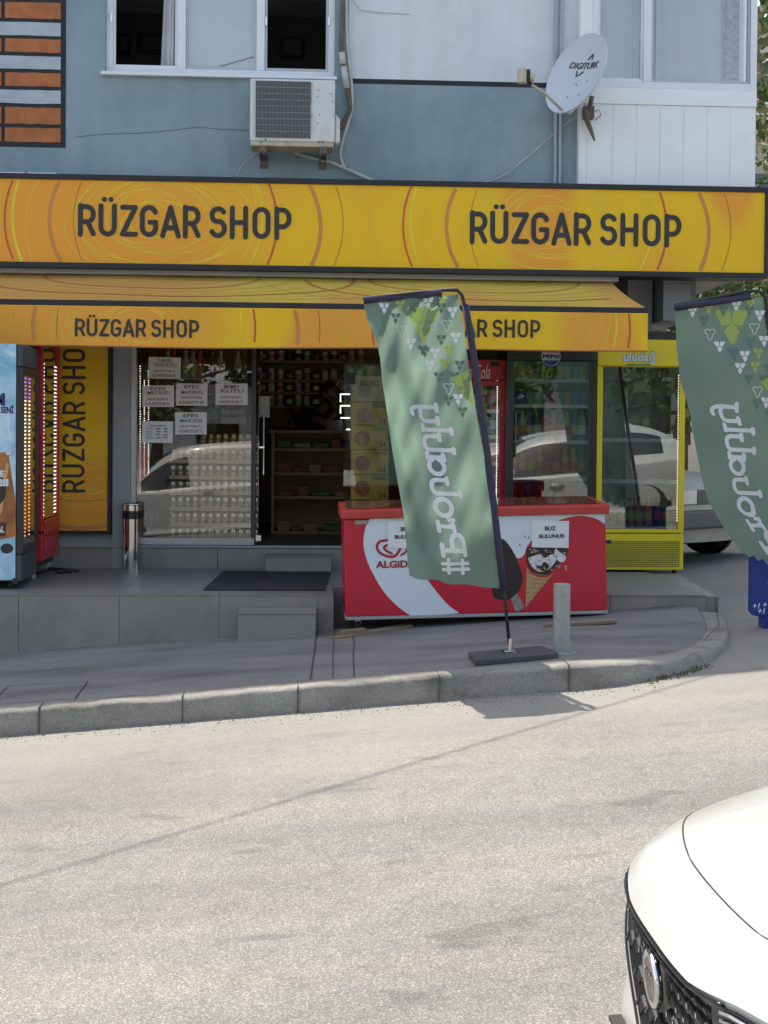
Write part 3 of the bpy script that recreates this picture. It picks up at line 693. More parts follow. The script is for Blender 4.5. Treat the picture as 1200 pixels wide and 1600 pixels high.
# awning
aw = thing('awning', 'yellow orange striped fabric awning with a hanging valance below the shop signboard', 'awning', (0, 11.9, 2.7))
YB = 11.1; awr = 2.735
P0 = Vector((0, 11.95, 2.775)); P1 = Vector((0, YB, 2.465))
can = MB(); ax0 = -6.0
def canf(u, v):
    xr = awr-.13*v*1.0 if u > .5 else ax0
    p = P0.lerp(P1, 1-v) if False else P1.lerp(P0, v)
    return Vector((ax0+(awr-.0-ax0)*u-(.12*v if u > .999 else 0), p.y, p.z-.02*math.sin(math.pi*v)+.004*math.sin(u*40)))
can.grid(canf, 80, 8, 0)
def canmap(x, z, o):      # z in 0..1 up the slope
    p = P1.lerp(P0, z); return Vector((x, p.y-o*.3, p.z-.02*math.sin(math.pi*z)+.004*math.sin((x-ax0)/(awr-ax0)*40)+.002+o))
class _s: pass
for k in (0, 1):
    for i in range(8):
        cx_ = at(215+520*k+8*i, 450, 11.5).x; rr = .45+.22*i; dp = .22+.095*i
        run = [(cx_+rr*math.cos(R(t)), .985-dp*math.sin(R(t))**.8) for t in range(2, 179, 3)]
        run = [p for p in run if ax0+.1 < p[0] < awr-.16 and .03 < p[1] < .98]
        if len(run) > 1: can.ribbon(run, (.008, .006, .02, .007, .009, .03, .006, .008)[i], lambda p, i=i: canmap(p.x, cl(p.y, .01, .99), .0005+.0001*i), 4 if i in (2, 5) else 2 if i % 2 else 1, cap=False)
can.build('canvas', ['canvas2', 'pyel', pm("faded_yellow", (.53, .40, .09), .5), 'pred', pm("faded_red", (.48, .16, .06), .5)], aw, world=True)
fb = MB(); fb.box(ax0, awr+.004, YB-.02, YB+.03, 2.43, 2.475); fb.build('front_bar', 'black', aw, bevel=.006, world=True)
vl = MB(); vz1 = 2.43; 
def vz0(x): return 2.118+.012*(x+2.3)/5*1.6+.006*math.sin(x*2.1)
def valf(x, z, o): return Vector((x, YB-.022-o+.016*math.sin(x*5+z*3+1.3*math.sin(x*1.7))*(2.45-z)*2.4, z))
vl.grid(lambda u, v: valf(ax0+(awr-ax0)*u, vz0(ax0+(awr-ax0)*u)*(1-v)+vz1*v, 0), 160, 5, 0)
for k in (-1, 0, 1):
    c = at(214+590*k, 512, YB); pattern(vl, c.x, c.z, 1/205., ax0, awr, 2.145, vz1-.002, valf, seed=5)
vl.build('valance', ['canvas', 'pyel', 'ppale', 'pred', 'psal', 'pdark'], aw, world=True)
hb = MB(); hb.grid(lambda u, v: valf(ax0+(awr-ax0)*u, vz0(ax0+(awr-ax0)*u)+.01*v-.008, .003), 160, 1); hb.build('valance_hem', pm("hem_red", (.30, .12, .03), .6), aw, world=True)
for (pa, pb) in ((118, 310), (650, 842)):
    A, B = at(pa, 524, YB), at(pb, 524, YB); h_ = at(pa, 498.5, YB).z-at(pa, 523.5, YB).z
    shopname(A.x, B.x, A.z-.002, h_, lambda x, z, o: valf(x, z, o+.001), aw)
cs = MB(); cs.box(ax0, awr-.06, 11.86, 12.08, 2.76, 2.84); cs.build('cassette', 'greyl', aw, bevel=.01, world=True)
for x in (-2.0, 2.3):
    arm = MB(); arm.tube([(x, 11.95, 2.70), (x+.35, 11.5, 2.55), (x, YB+.03, 2.45)], .022, 8); arm.build('folding_arm', 'white', aw, smooth=True, world=True)
# vertical sign
vs = thing('vertical_sign', 'tall vertical yellow shop sign in a black frame on the wall beside the red fridge', 'signboard', (-2.0, YW, 1.4))
vx0, vx1 = at(88, 700, 12.24).x, at(168.5, 700, 12.24).x; vb = at(120, 829, 12.24).z; vt = 2.7; YV = 12.235
q = MB(); q.box(vx0-.02, vx1+.002, YV+.002, YW-.001, vb-.002, vt); q.box(vx1, vx1+.03, YV-.01, YW-.001, vb-.03, vt); q.box(vx0-.02, vx1, YV-.01, YW-.001, vb-.03, vb); q.build('frame', 'black', vs, bevel=.003, world=True)
q = MB(); q.quad((vx0, YV, vb), (vx1, YV, vb), (vx1, YV, vt), (vx0, YV, vt), 0)
fv = lambda x, z, o: Vector((x, YV-o, z))
rot = lambda x, z, o: Vector(((vx0+vx1)/2-(z), YV-o, x))
c = at(130, 640, YV); pattern(q, c.z, 0, 1/160., vb, vt, -(vx1-vx0)/2, (vx1-vx0)/2, rot, seed=9); q.build('printed_panel', PR, vs, world=True)
z_b = at(115, 770, YV).z; capx0 = at(131, 770, YV).x; hh_ = capx0-at(98.5, 770, YV).x
L_ = (at(115, 545, YV).z-z_b); wdt, _ = strokes('RÜZGAR SHOP'); wR, _ = strokes('RÜZGAR SHO')
shopname(z_b, z_b+L_*wdt/wR*1.0, 0, hh_, lambda x, z, o: Vector((capx0-z, YV-o, x)), vs, 'RUZGAR SHOP', .15)

# ================================================================ UPPER WALL FITTINGS
def pix(pts, Y): return [at(x, y, Y) for x, y in pts]
ac = thing('air_conditioner', 'weathered white air conditioner unit with dark grille hanging under the left upstairs window', 'air conditioner', tuple(at(458, 230, 11.95)))
x0, x1, z0, z1 = pbox(391, 122, 523, 228, 11.76)
b = MB(); b.box(x0, x1, 11.76, 12.02, z0+.03, z1); b.build('casing', 'acwhite', ac, bevel=.012, world=True)
b = MB(); b.box(x0+.005, x1-.01, 11.765, 12.02, z0-.01, z0+.029); b.build('base_pan', 'acdirty', ac, bevel=.006, world=True)
ga, gb_, gc, gd_ = pbox(400, 126, 485, 216, 11.755)
b = MB(); b.box(ga, gb_, 11.752, 11.759, gc, gd_); b.build('coil', 'fin', ac, world=True)
b = MB(); n = 40
for i in range(n+1): xx = ga+(gb_-ga)*i/n; b.box(xx-.0015, xx+.0015, 11.745, 11.748, gc, gd_)
for i in range(1, 9): zz = gc+(gd_-gc)*i/9; b.box(ga, gb_, 11.7485, 11.7515, zz-.0025, zz+.0025)
b.build('grille', pm("grille_wire", (.30, .30, .30), .5), ac, world=True)
va, vb_, vc, vd = pbox(524, 186, 531, 222, 11.8); b = MB(); b.prism([(va, 11.8, vc-.01), (vb_, 11.8, vc), (vb_, 11.8, vd), (va, 11.8, vd+.04)], (0, .16, 0)); b.build('valve_cover', 'acwhite', ac, bevel=.004, world=True)
for i in range(14):
    b = MB(); b.lathe([(.0001, -.001), (.005, -.001), (.0045, 0)], at(random.choice((486, 487, 498, 519, 519))+random.uniform(-2, 2), random.uniform(130, 212), 11.757), 8, axis='Y'); b.build('screw_hole', 'black', ac, world=True)
for xx, yy in ((415, 218), (408, 222), (498, 222), (504, 222)):
    b = MB(); b.lathe([(.0001, -.003), (.007, -.003), (.007, 0)], at(xx, yy, 11.757), 8, axis='Y'); b.build('screw', 'black', ac, world=True)
for px in (411, 505):
    p = at(px, 232, 11.85); b = MB(); zt = z0-.012
    b.box(p.x-.03, p.x-.018, 11.74, YU, zt-.06, zt); b.box(p.x+.018, p.x+.03, 11.74, YU, zt-.06, zt); b.box(p.x-.018, p.x+.018, 11.74, 11.745, zt-.05, zt); b.box(p.x-.03, p.x+.03, YU-.02, YU-.001, zt-.12, zt-.061)
    b.build('bracket', 'rust', ac, bevel=.002, world=True)
def cable(name, label, pts, Y, r, mat='pipew', group=None, cat='cable'):
    P = [at(p[0], p[1], p[2] if len(p) > 2 else Y) for p in pts]
    Q = []
    for i in range(len(P)-1):
        a_, b1, c1, d1 = P[max(0, i-1)], P[i], P[i+1], P[min(len(P)-1, i+2)]
        for t in range(6):
            t /= 6; Q.append(.5*((2*b1)+(c1-a_)*t+(2*a_-5*b1+4*c1-d1)*t*t+(3*b1-a_-3*c1+d1)*t**3))
    Q.append(P[-1]); b = MB(); b.tube(Q, r, 8)
    return tag(b.build(name, mat, smooth=True), label, cat, group)
cable('drain_hose', 'pale drain hose running from under the air conditioner down to the signboard', [(446, 232), (470, 242), (500, 250), (520, 255), (545, 266), (575, 279), (600, 289)], 12.06, .014, cat='hose')
cable('insulated_pipe', 'white insulated pipe bulging down the wall right of the air conditioner', [(541, -30), (541, 20), (543, 70), (549, 130), (550, 165), (543, 195), (534, 225), (532, 245), (538, 262)], 12.06, .014, cat='pipe')
cable('lagged_pipe_bundle', 'dark taped pipe bundle with peeling pale wrap entering the air conditioner', [(537, -30), (535, 30), (533, 70), (537, 110), (545, 150), (547, 170), (541, 185), (531, 201)], 12.05, .02, 'rust', cat='pipe')
b = MB(); [b.tube(pix(q, 12.04), [.027]*2, 8) for q in (((534, 82), (536, 100)), ((537, 104), (542, 138)))]; tag(b.build('pipe_wrap', 'pipew', smooth=True), 'pale insulation wrap taped round the dark pipe bundle', 'pipe wrap')
cable('thin_cable', 'thin grey cable sagging from the satellite dish bracket down to the signboard', [(906, 178), (870, 205), (830, 240), (790, 272), (760, 284), (728, 290)], 12.07, .005)
cable('black_cable', 'thin loose wire curling below the left end of the air conditioner', [(402, 238), (388, 248), (376, 262), (368, 281)], 12.07, .003, 'pipew')
cable('wall_wire', 'thin pale wire hanging at the upper right of the pipe bundle', [(549, -5), (560, 12), (575, 18), (640, 22)], 12.09, .003)
for px, r_, lb in ((868, .016, 'left grey drainpipe running down the blue wall beside the white bay'), (875.5, .014, 'right pale drainpipe running down the blue wall next to the white bay')):
    cable('wall_pipe', lb, [(px+3, -40), (px+1, 60), (px, 175), (px-1, 297)], 12.07, r_, pm("pipe_blue", (.30, .38, .43), .6) if px < 870 else pm("pipe_blue2", (.36, .43, .47), .6), cat='pipe', group=None)
for px0, px1, lb in ((-12, 39, 'white tube lamp lying along the signboard top at the far left'), (43, 89, 'short white tube lamp on the signboard top below the brick mural')):
    a, b_, c, d = pbox(px0, 270, px1, 275, 11.95); q = MB(); q.box(a, b_, 11.93, 11.98, 3.568, 3.60); tag(q.build('tube_lamp', 'white', bevel=.008), lb, 'lamp')
# satellite dish
dc = at(899, 114, 11.72)
ds = thing('satellite_dish', 'pale grey satellite dish with a cream receiver arm mounted beside the white bay', 'satellite dish', tuple(dc))
nrm = Vector((-.74, -.52, .30)).normalized(); upv = (Vector((.36, 0, 1))-nrm*nrm.dot(Vector((.36, 0, 1)))).normalized(); rt = upv.cross(nrm).normalized()
if rt.x < 0: rt = -rt
da, db = .36, .32
def dpt(r_, t, o=0): return dc+rt*db*r_*math.cos(t)+upv*da*r_*math.sin(t)-nrm*(.07*(r_*r_-1))*-1+nrm*o*1
def dpt(r_, t, o=0): return dc+rt*db*r_*math.cos(t)+upv*da*r_*math.sin(t)+nrm*(.075*(r_*r_-1)+o)
q = MB(); q.grid(lambda u, v: dpt(v*.999+.001, u*2*math.pi), 48, 8); q.grid(lambda u, v: dpt(1-.0*v, u*2*math.pi, -.018*v), 48, 1); q.grid(lambda u, v: dpt(v*.999+.001, u*2*math.pi, -.018), 48, 4)
q.build('reflector', 'dish', ds, smooth=False, world=True, auto=40)
def dmap(q_): # text plane coordinates x,z around dish centre
    r_ = math.hypot(q_.x/db, q_.z/da); return dc+rt*q_.x+upv*q_.z+nrm*(.075*(r_*r_-1)+.004)
text('DIGITURK', (-.17, .19, .07, .125), 0, 'ink', ds, mp=dmap, bold=.02, shear=.3)
q = MB(); q.ribbon([(.02, .15), (.06, .185), (.075, .19), (.07, .15)], .014, lambda p: dmap(Vector((p.x, 0, p.y)))); q.ribbon([(-.07, .05), (-.065, .005), (-.03, .02), (.0, .045)], .014, lambda p: dmap(Vector((p.x, 0, p.y))))
q.build('emblem', 'ink', ds, world=True)
for xx, zz in ((-.02, -.07), (.1, -.04), (-.045, -.19), (.085, -.17)):
    q = MB(); q.ribbon([(xx, zz), (xx+.001, zz)], .014, lambda p: dmap(Vector((p.x, 0, p.y)))); q.build('bolt', 'ink', ds, world=True)
lnb = at(825, 120, 11.45); foot = at(876, 170, 11.7)
q = MB(); q.tube([foot, foot.lerp(lnb, .5), lnb+Vector((.02, .02, -.05))], .011, 8); q.tube([foot, at(890, 176, 11.85), at(908, 160, 11.95)], .013, 8); q.build('feed_arm', 'cream', ds, smooth=True, world=True)
q = MB(); q.tube([lnb+Vector((-.045, 0, -.05)), lnb+Vector((-.045, 0, .06))], .042, 14); q.tube([lnb+Vector((-.01, 0, .0)), lnb+Vector((.04, .02, -.0))], [.035, .04], 14); q.build('receiver', 'cream', ds, smooth=False, world=True, auto=40)
q = MB(); q.tube([lnb+Vector((.0, -.03, .05)), lnb+Vector((.0, -.03, -.04)), lnb+Vector((.02, 0, -.06))], .014, 8); q.build('clamp', 'black', ds, smooth=True, world=True)
q = MB(); q.tube([at(925, 150, 11.9), at(920, 175, 11.95)], .02, 8); q.box(at(910, 172, 12).x, at(926, 172, 12).x, 11.93, 11.999, at(910, 187, 12).z, at(910, 168, 12).z); q.tube(pix(((914, 172), (917, 188), (924, 205), (929, 220)), 11.93), [.02, .022, .018, .008], 7); q.tube(pix(((924, 175), (936, 172), (939, 180), (930, 188)), 11.95), .004, 5); q.build('bracket', 'rust', ds, world=True)

# ================================================================ STEPS, MAT, BIN, BOLLARD
def stepblock(px0, py0, px1, py1, Y, depth, label, zb):
    a, b_, c, d = pbox(px0, py0, px1, py1, Y)
    t = thing('step_block', label, 'step', ((a+b_)/2, Y, zb), group='tiled steps up to the shop door')
    q = MB(); q.box(a, b_, Y, Y+depth, zb, d-.014); q.build('riser', 'tile', t, bevel=.002, world=True)
    q = MB(); q.box(a-.004, b_+.004, Y-.006, Y+depth, d-.013, d); q.build('tread', 'tiletop', t, bevel=.002, world=True)
stepblock(415, 868.5, 517.5, 892, 12.0, .265, 'small grey tiled step block below the shop doorway, behind the doormat', TZ)
stepblock(372, 957, 493, 997, 10.0, .29, 'small grey tiled step block on the pavement against the terrace edge', -.06)
p = [atz(x, y, TZ+.01) for x, y in ((317, 921), (508, 921.5), (517, 893), (348, 892))]
q = MB(); q.prism([(v.x, v.y, TZ+.001) for v in p], (0, 0, .01)); tag(q.build('doormat', 'mat', bevel=.004), 'black rubber doormat lying on the grey terrace before the door', 'doormat')
b0 = atz(203, 891, TZ)
t = thing('litter_bin', 'tall polished steel cylinder bin standing on the terrace beside the shop window', 'bin', (b0.x, b0.y+.1, TZ))
q = MB(); q.lathe([(.001, 0), (.078, 0), (.078, .40), (.078, .56), (.072, .56), (.07, .5)], (0, 0, 0), 32); q.build('body', 'steel', t, auto=30)
q = MB(); q.lathe([(.0785, .43), (.081, .43), (.081, .50), (.0785, .50)], (0, 0, 0), 32); q.build('dark_band', 'blackgloss', t, auto=30)
q = MB(); q.lathe([(.081, .545), (.083, .55), (.083, .562), (.07, .565)], (0, 0, 0), 32); q.build('rim', 'steel', t, smooth=True)
q = MB(); q.lathe([(.001, .5), (.07, .5)], (0, 0, 0), 24); q.build('opening', 'black', t)
bp = atz(877, 1022, .17); bz_ = pav_z(bp.x, bp.y); bp = atz(877, 1021, bz_)
t = thing('bollard', 'scuffed grey steel post with a round base plate bolted to the pavement', 'bollard', (bp.x, bp.y, bz_))
q = MB(); h_ = at(877, 912, bp.y).z-bz_; q.lathe([(.052, 0), (.051, h_-.003), (.048, h_), (.001, h_)], (0, 0, 0), 28); q.build('post', 'galv', t, auto=40)
q = MB(); q.lathe([(.001, 0), (.098, 0), (.098, .008), (.06, .014), (.053, .014)], (0, 0, 0), 28); q.build('base_plate', 'galv', t, auto=40)
for a in range(4):
    q = MB(); q.lathe([(.001, .022), (.008, .022), (.008, .006)], (.078*math.cos(a*1.57+.7), .078*math.sin(a*1.57+.7), 0), 6); q.build('bolt', 'galv', t)

# ================================================================ FRIDGES AND FREEZER
PAL = dict(can_yg=(.62, .58, .06), can_b=(.04, .09, .45), can_bl=(.05, .38, .55), can_r=(.62, .05, .04), can_o=(.55, .22, .03), can_s=(.5, .5, .52), can_g=(.07, .25, .06), can_gold=(.45, .33, .12), bot_d=(.03, .02, .015), bot_g=(.04, .12, .04), bot_y=(.5, .38, .05), bot_w=(.5, .5, .5))
for k, c in PAL.items(): M[k] = pm(k, c, .3, metal=0, var=.45, scale=22)
_proto = {}
def drink(kind, mt, x, y, z, label, group, h=None):
    key = (kind, mt)
    if key not in _proto:
        if kind == 'can':
            q = MB(); q.lathe([(.001, 0), (.024, 0), (.033, .008), (.033, .103), (.026, .115), (.024, .112), (.001, .112)], (0, 0, 0), 14)
        else:
            q = MB(); q.lathe([(.001, 0), (.033, 0), (.036, .01), (.036, .14), (.03, .17), (.014, .205), (.013, .23), (.016, .232), (.016, .25), (.001, .25)], (0, 0, 0), 14)
        o = q.build('drink_can' if kind == 'can' else 'drink_bottle', mt, smooth=True)
        if kind != 'can':
            q = MB(); q.lathe([(.0365, .05), (.0368, .06), (.0368, .12), (.0365, .13)], (0, 0, 0), 14); q.build('paper_label', random.choice(['can_yg', 'whitevinyl', 'red', 'can_o']), o, smooth=True)
        _proto[key] = o; fresh = True
    else: fresh = False
    o = _proto[key]
    if not fresh: o = dup(o, (x, y, z))
    o.location = (x, y, z); tag(o, label, 'can' if kind == 'can' else 'bottle', group); return o

def fridge(name, label, px0, px1, ztop, Y, dep, zb, fm, hz, gz, header=None, tilt=0, yaw=0, fw=.035, shelves=(), inner='greyl', led=False):
    x0, x1 = at(px0, 700, Y).x, at(px1, 700, Y).x
    t = thing(name, label, 'fridge', ((x0+x1)/2, Y, zb))
    q = MB(); q.box(x0, x0+.03, Y+.05, Y+dep, zb+.05, ztop); q.box(x1-.03, x1, Y+.05, Y+dep, zb+.05, ztop); q.box(x0+.03, x1-.03, Y+dep-.03, Y+dep, zb+.05, ztop)
    q.box(x0+.03, x1-.03, Y+.05, Y+dep-.03, ztop-.05, ztop); q.box(x0+.03, x1-.03, Y+.05, Y+dep-.03, zb+.05, gz[0]-.02); q.build('cabinet', fm, t, bevel=.006, world=True)
    q = MB(); q.box(x0+.031, x1-.031, Y+dep-.05, Y+dep-.031, gz[0], ztop-.06); q.build('back_panel', inner, t, world=True)
    q = MB(); q.box(x0+.001, x1-.001, Y, Y+.049, hz, ztop); h = q.build('header', header or fm, t, bevel=.006, world=True)
    q = MB(); q.box(x0+.001, x0+fw, Y, Y+.045, gz[0]-.03, hz-.004); q.box(x1-fw, x1-.001, Y, Y+.045, gz[0]-.03, hz-.004); q.box(x0+fw, x1-fw, Y, Y+.045, gz[0]-.03, gz[0]); q.box(x0+fw, x1-fw, Y, Y+.045, gz[1], hz-.004)
    d = q.build('door', fm, t, bevel=.004, world=True)
    g = MB(); cz = (gz[0]+gz[1])/2; hh = (gz[1]-gz[0])/2; hw = (x1-x0)/2-fw+.004
    g.box(-hw, hw, 0, .006, -hh, hh); go = g.build('glass', 'fglass', d); go.location = Vector(((x0+x1)/2, Y+.023, cz))-t.location; go.rotation_euler = (R(tilt), 0, R(yaw))
    for i, z in enumerate(shelves):
        q = MB()
        for k in range(9): yy = Y+.09+k*(dep-.16)/8; q.box(x0+.032, x1-.032, yy-.002, yy+.002, z-.006, z-.001)
        q.box(x0+.032, x1-.032, Y+.075, Y+.085, z-.03, z); q.build('shelf', 'whitevinyl', t, world=True)
    for xx in (x0+.06, x1-.06):
        q = MB(); q.tube([(xx, Y+.08, zb+.0), (xx, Y+.08, zb+.052)], .02, 10); q.build('foot', 'rubber', t, world=True)
    return t, x0, x1, d, h
TB = .294
# yellow fridge
Yy = 12.04; zt = at(1000, 530, Yy).z; hz = at(1000, 572, Yy).z; g0 = at(1000, 827, Yy).z; g1 = at(1000, 573.5, Yy).z
YZB = at(1000, 896, Yy).z
yt, x0, x1, d, h = fridge('drinks_fridge', 'bright yellow glass door drinks fridge at the right end of the shop front', 932, 1070, zt, Yy, .6, YZB, 'yel', hz, (g0, g1), tilt=1.15, yaw=-2.25, fw=.05, shelves=(g0+.02, g0+.42, g0+.78))
q = MB(); q.box(x0, x1, Yy-.004, Yy+.55, zt+.001, at(1000, 522, Yy).z+.02); q.build('top_rail', 'black', yt, world=True)
gz1, gz0 = at(1000, 845, Yy).z, at(1000, 886, Yy).z
q = MB(); q.box(x0+.001, x1-.001, Yy+.003, Yy+.05, YZB+.03, g0-.04); q.build('base_panel', 'yel', yt, bevel=.006, world=True)
vx0, vx1_ = at(948, 860, Yy).x, at(1062, 860, Yy).x
q = MB(); q.box(vx0, vx1_, Yy-.001, Yy+.002, gz0, gz1); gr = q.build('vent_grille', pm("vent_yellow", (.55, .47, .02), .5), yt, world=True)
q = MB(); n = 46
for i in range(n):
    for j in range(14):
        xx = vx0+(vx1_-vx0)*(i+.5)/n; zz = gz0+(gz1-gz0)*(j+.5)/14; q.box(xx-.0042, xx+.0042, Yy-.0025, Yy-.0012, zz-.0042, zz+.0042)
tag(q.build('vent_holes', 'black', gr, world=True), kind='stuff')
q = MB(); a, b_, c, d_ = pbox(947, 844, 955, 849, Yy-.004); q.box(a, b_, Yy-.006, Yy-.002, c, d_); q.build('switch', 'black', yt, world=True)
a, b_, c, d_ = pbox(974, 549, 1024, 569, Yy-.003); text('uludağ', (a, b_, c, d_), Yy-.004, pm("white_letter", (.62, .66, .66), .4), yt, bold=.03)
text('uludağ', (a-.004, b_+.004, c-.004, d_+.004), Yy-.0025, pm("dark_outline", (.05, .10, .12), .4), yt, name='lettering_outline', bold=.06)
q = MB(); a, b_, c, d_ = pbox(990, 542, 1006, 552, Yy-.002); q.ribbon([(a, c), ((a+b_)/2, d_), (b_, c)], .02, lambda p: Vector((p.x, Yy-.0015, p.y))); q.build('red_emblem', 'psal', yt, world=True)
a, b_, c, d_ = pbox(979, 568, 1016, 571, Yy-.002); q = MB(); q.box(a, b_, Yy-.0018, Yy-.0005, c, d_); q.build('green_strip', 'can_g', yt, world=True)
q = MB(); xx = at(1061, 700, Yy).x
for i in range(52): zz = g0+.07+i*.0245; q.box(xx-.006, xx+.006, Yy+.03, Yy+.034, zz, zz+.012)
q.build('led_strip', 'led', yt, world=True)
grp = 'drinks in the yellow fridge'
for i, (mt, kd) in enumerate([('bot_w', 'b'), ('bot_w', 'b'), ('bot_w', 'b'), ('can_o', 'b'), ('can_o', 'b'), ('can_o', 'b'), ('bot_d', 'b'), ('bot_g', 'b')]):
    drink('bottle', mt, x0+.1+i*.078, Yy+.16, g0+.02, {'bot_w': 'clear white bottle on the bottom shelf of the yellow fridge', 'can_o': 'orange bottle on the bottom shelf of the yellow fridge', 'bot_d': 'dark bottle on the bottom shelf of the yellow fridge', 'bot_g': 'green bottle at the right of the yellow fridge bottom shelf'}[mt], grp if mt in ('bot_w', 'can_o') else None)
# black fridge
Yp = 12.02; zt = at(860, 538, Yp).z; hz = at(860, 577-14, Yp).z; g0 = at(860, 779, Yp).z; g1 = at(860, 563, Yp).z
pt, x0, x1, d, h = fridge('drinks_fridge', 'black framed glass door drinks fridge between the red and yellow fridges', 791, 931, zt, Yp, .6, TB, 'darkplas', hz, (g0, g1-.01), tilt=.8, yaw=-2.0, fw=.062, shelves=[at(860, y, Yp+.1).z for y in (592, 632, 688, 745)], inner='grey')
q = MB(); q.box(x0, x1, Yp+.003, Yp+.05, TB+.03, g0-.035); q.build('base_panel', 'darkplas', pt, bevel=.006, world=True)
q = MB(); q.tube([(x0+.075, Yp-.02, g0+.35), (x0+.075, Yp-.02, g0+.75)], .008, 8); q.build('handle', 'darkplas', pt, world=True)
cc = at(861, 557, Yp-.004); q = MB(); rr = .082
def disc(cx, cz, r, y, a0=0, a1=360, n=32): return [(cx+r*math.cos(R(a0+(a1-a0)*i/n)), y, cz+r*math.sin(R(a0+(a1-a0)*i/n))) for i in range(n+(0 if a1-a0 == 360 else 1))]
q.poly(disc(cc.x, cc.z, rr, Yp-.002)[::-1], 0)
q.poly(disc(cc.x, cc.z, rr*.94, Yp-.003, 25, 155)[::-1], 1); q.poly(disc(cc.x, cc.z, rr*.94, Yp-.003, 205, 335)[::-1], 2); q.build('round_emblem', [pm("emblem_grey", (.42, .44, .5), .4), 'red', 'navy'], pt, world=True)
text('PEPSI', (cc.x-.073, cc.x+.073, cc.z-.018, cc.z+.018), Yp-.0045, 'ink', pt, bold=.05)
rows = [(592, 'can', ['can_yg', 'can_yg', 'can_o', 'can_g', 'can_yg', 'can_g', 'can_yg', 'can_yg', 'can_bl', 'can_yg'], 'top'), (632, 'can', ['can_b', 'can_b', 'can_bl', 'can_s', 'can_bl', 'can_r', 'can_g', 'can_o', 'can_b', 'can_b'], 'second'),
        (688, 'bottle', ['can_b', 'can_s', 'can_b', 'can_g', 'can_r', 'can_r', 'bot_g', 'bot_y', 'can_b', 'can_g'], 'third'), (745, 'bottle', ['bot_d', 'can_b', 'can_b', 'bot_y', 'bot_d', 'bot_g', 'bot_y', 'bot_y', 'bot_g'], 'fourth'), (778, 'can', ['can_r', 'can_b', 'can_r', 'bot_d', 'can_r', 'can_b'], 'bottom')]
cname = dict(can_yg='yellow green', can_b='dark blue', can_bl='light blue', can_r='red', can_o='orange', can_s='silver', can_g='green', bot_g='dark green', bot_y='yellow', bot_d='dark brown', bot_w='white', can_gold='gold')
for py, kd, lst, nm in rows:
    z = at(860, py, Yp+.1).z if py < 760 else g0+.01
    for i, mt in enumerate(lst):
        drink(kd, mt, x0+.09+i*(x1-x0-.18)/(len(lst)-1)*.99, Yp+.13, z+.001, '%s %s on the %s shelf of the black fridge' % (cname[mt], kd, nm), 'drinks on the %s shelf of the black fridge' % nm)
# red fridge (front) behind the flag
Yc = 12.15; zt = at(760, 562, Yc).z; hz = at(760, 594, Yc).z; g1 = at(760, 603, Yc).z
ct, x0, x1, d, h = fridge('drinks_fridge', 'red framed glass door drinks fridge half hidden behind the green banner', 686, 788.5, zt, Yc, .55, TB, 'red', hz, (.62, g1), header='red', tilt=.3, fw=.045, shelves=[at(760, y, Yc+.1).z for y in (640, 680, 722, 765)], inner='greyl')
a, b_, c, d_ = pbox(712, 569, 766, 592, Yc-.003); text('Coca-Cola', (a, b_, c, d_), Yc-.003, 'whitevinyl', ct, shear=.35, bold=.0)
a, b_, c, d_ = pbox(766, 565, 781, 572, Yc-.003); q = MB(); q.box(a, b_, Yc-.004, Yc+.001, c, d_); q.build('thermometer', 'black', ct, world=True)
q = MB(); xx = at(777, 700, Yc).x
for i in range(60): zz = .75+i*.02; q.box(xx-.004, xx+.004, Yc+.03, Yc+.034, zz, zz+.012)
q.build('led_strip', 'led', ct, world=True)
for py, nm in ((640, 'top'), (680, 'second'), (722, 'third'), (765, 'fourth')):
    z = at(760, py, Yc+.1).z
    for i, mt in enumerate(['can_g', 'bot_y', 'can_o', 'can_g', 'can_yg', 'can_r'][::1 if nm in ('top', 'third') else -1]):
        drink('bottle', mt, x0+.09+i*.078, Yc+.15, z+.001, '%s bottle on the %s shelf of the red fridge by the banner' % (cname[mt], nm), 'bottles in the red fridge by the banner')
# ---- left: tall pale blue fridge seen from its side, its door facing right
Yl = 10.6; xr = at(25.5, 700, Yl).x
lt = thing('ice_coffee_fridge', 'tall fridge with a pale blue printed side and dark glass door at the far left', 'fridge', (xr-.35, Yl, TZ))
ztp = 2.10; zb_ = TZ+.06
q = MB(); q.box(xr-.72, xr, Yl, Yl+.62, zb_, ztp); q.build('cabinet', 'greyplas', lt, bevel=.004, world=True)
def icem():
    m, t, N, L, b = nodes_mat("ice_print")
    tc = N('ShaderNodeTexCoord'); n = N('ShaderNodeTexNoise', i_Scale=3.2, i_Detail=5., i_Distortion=1.6); L(tc.outputs['Object'], n.inputs['Vector'])
    r = ramp(t, [(.35, (.22, .46, .62)), (.5, (.40, .62, .74)), (.62, (.62, .76, .82)), (.75, (.30, .54, .70))]); L(n.outputs[0], r.inputs[0]); L(r.outputs[0], b.inputs['Base Color']); b.inputs['Roughness'].default_value = .35; return m
q = MB(); q.box(xr-.71, xr-.004, Yl-.004, Yl-.0005, zb_+.01, ztp); sp = q.build('printed_side', icem(), lt, world=True)
def lp(x, y): v = at(x, y, Yl); return v.x, v.z
def flatp(pts, o): return [Vector((*lp(x, y)[:1], Yl-.004-o, lp(x, y)[1])) for x, y in pts]
q = MB(); q.poly(flatp([(-8, 708), (13, 706), (24, 780), (25, 838), (-8, 845)][::-1], .001), 0)
q.poly(flatp([(-8+22*math.cos(a*.26)-4, 766+26*math.sin(a*.26)) for a in range(24)], .002), 1)
q.poly(flatp([(-8, 816), (10, 816), (9, 838), (-8, 838)][::-1], .002), 2)
for (cx_, cy_, rx, ry) in ((11, 857, 10, 8), (23, 908, 5, 5)): q.poly(flatp([(cx_+rx*math.cos(a*.4), cy_+ry*math.sin(a*.4)) for a in range(16)], .0015), 1)
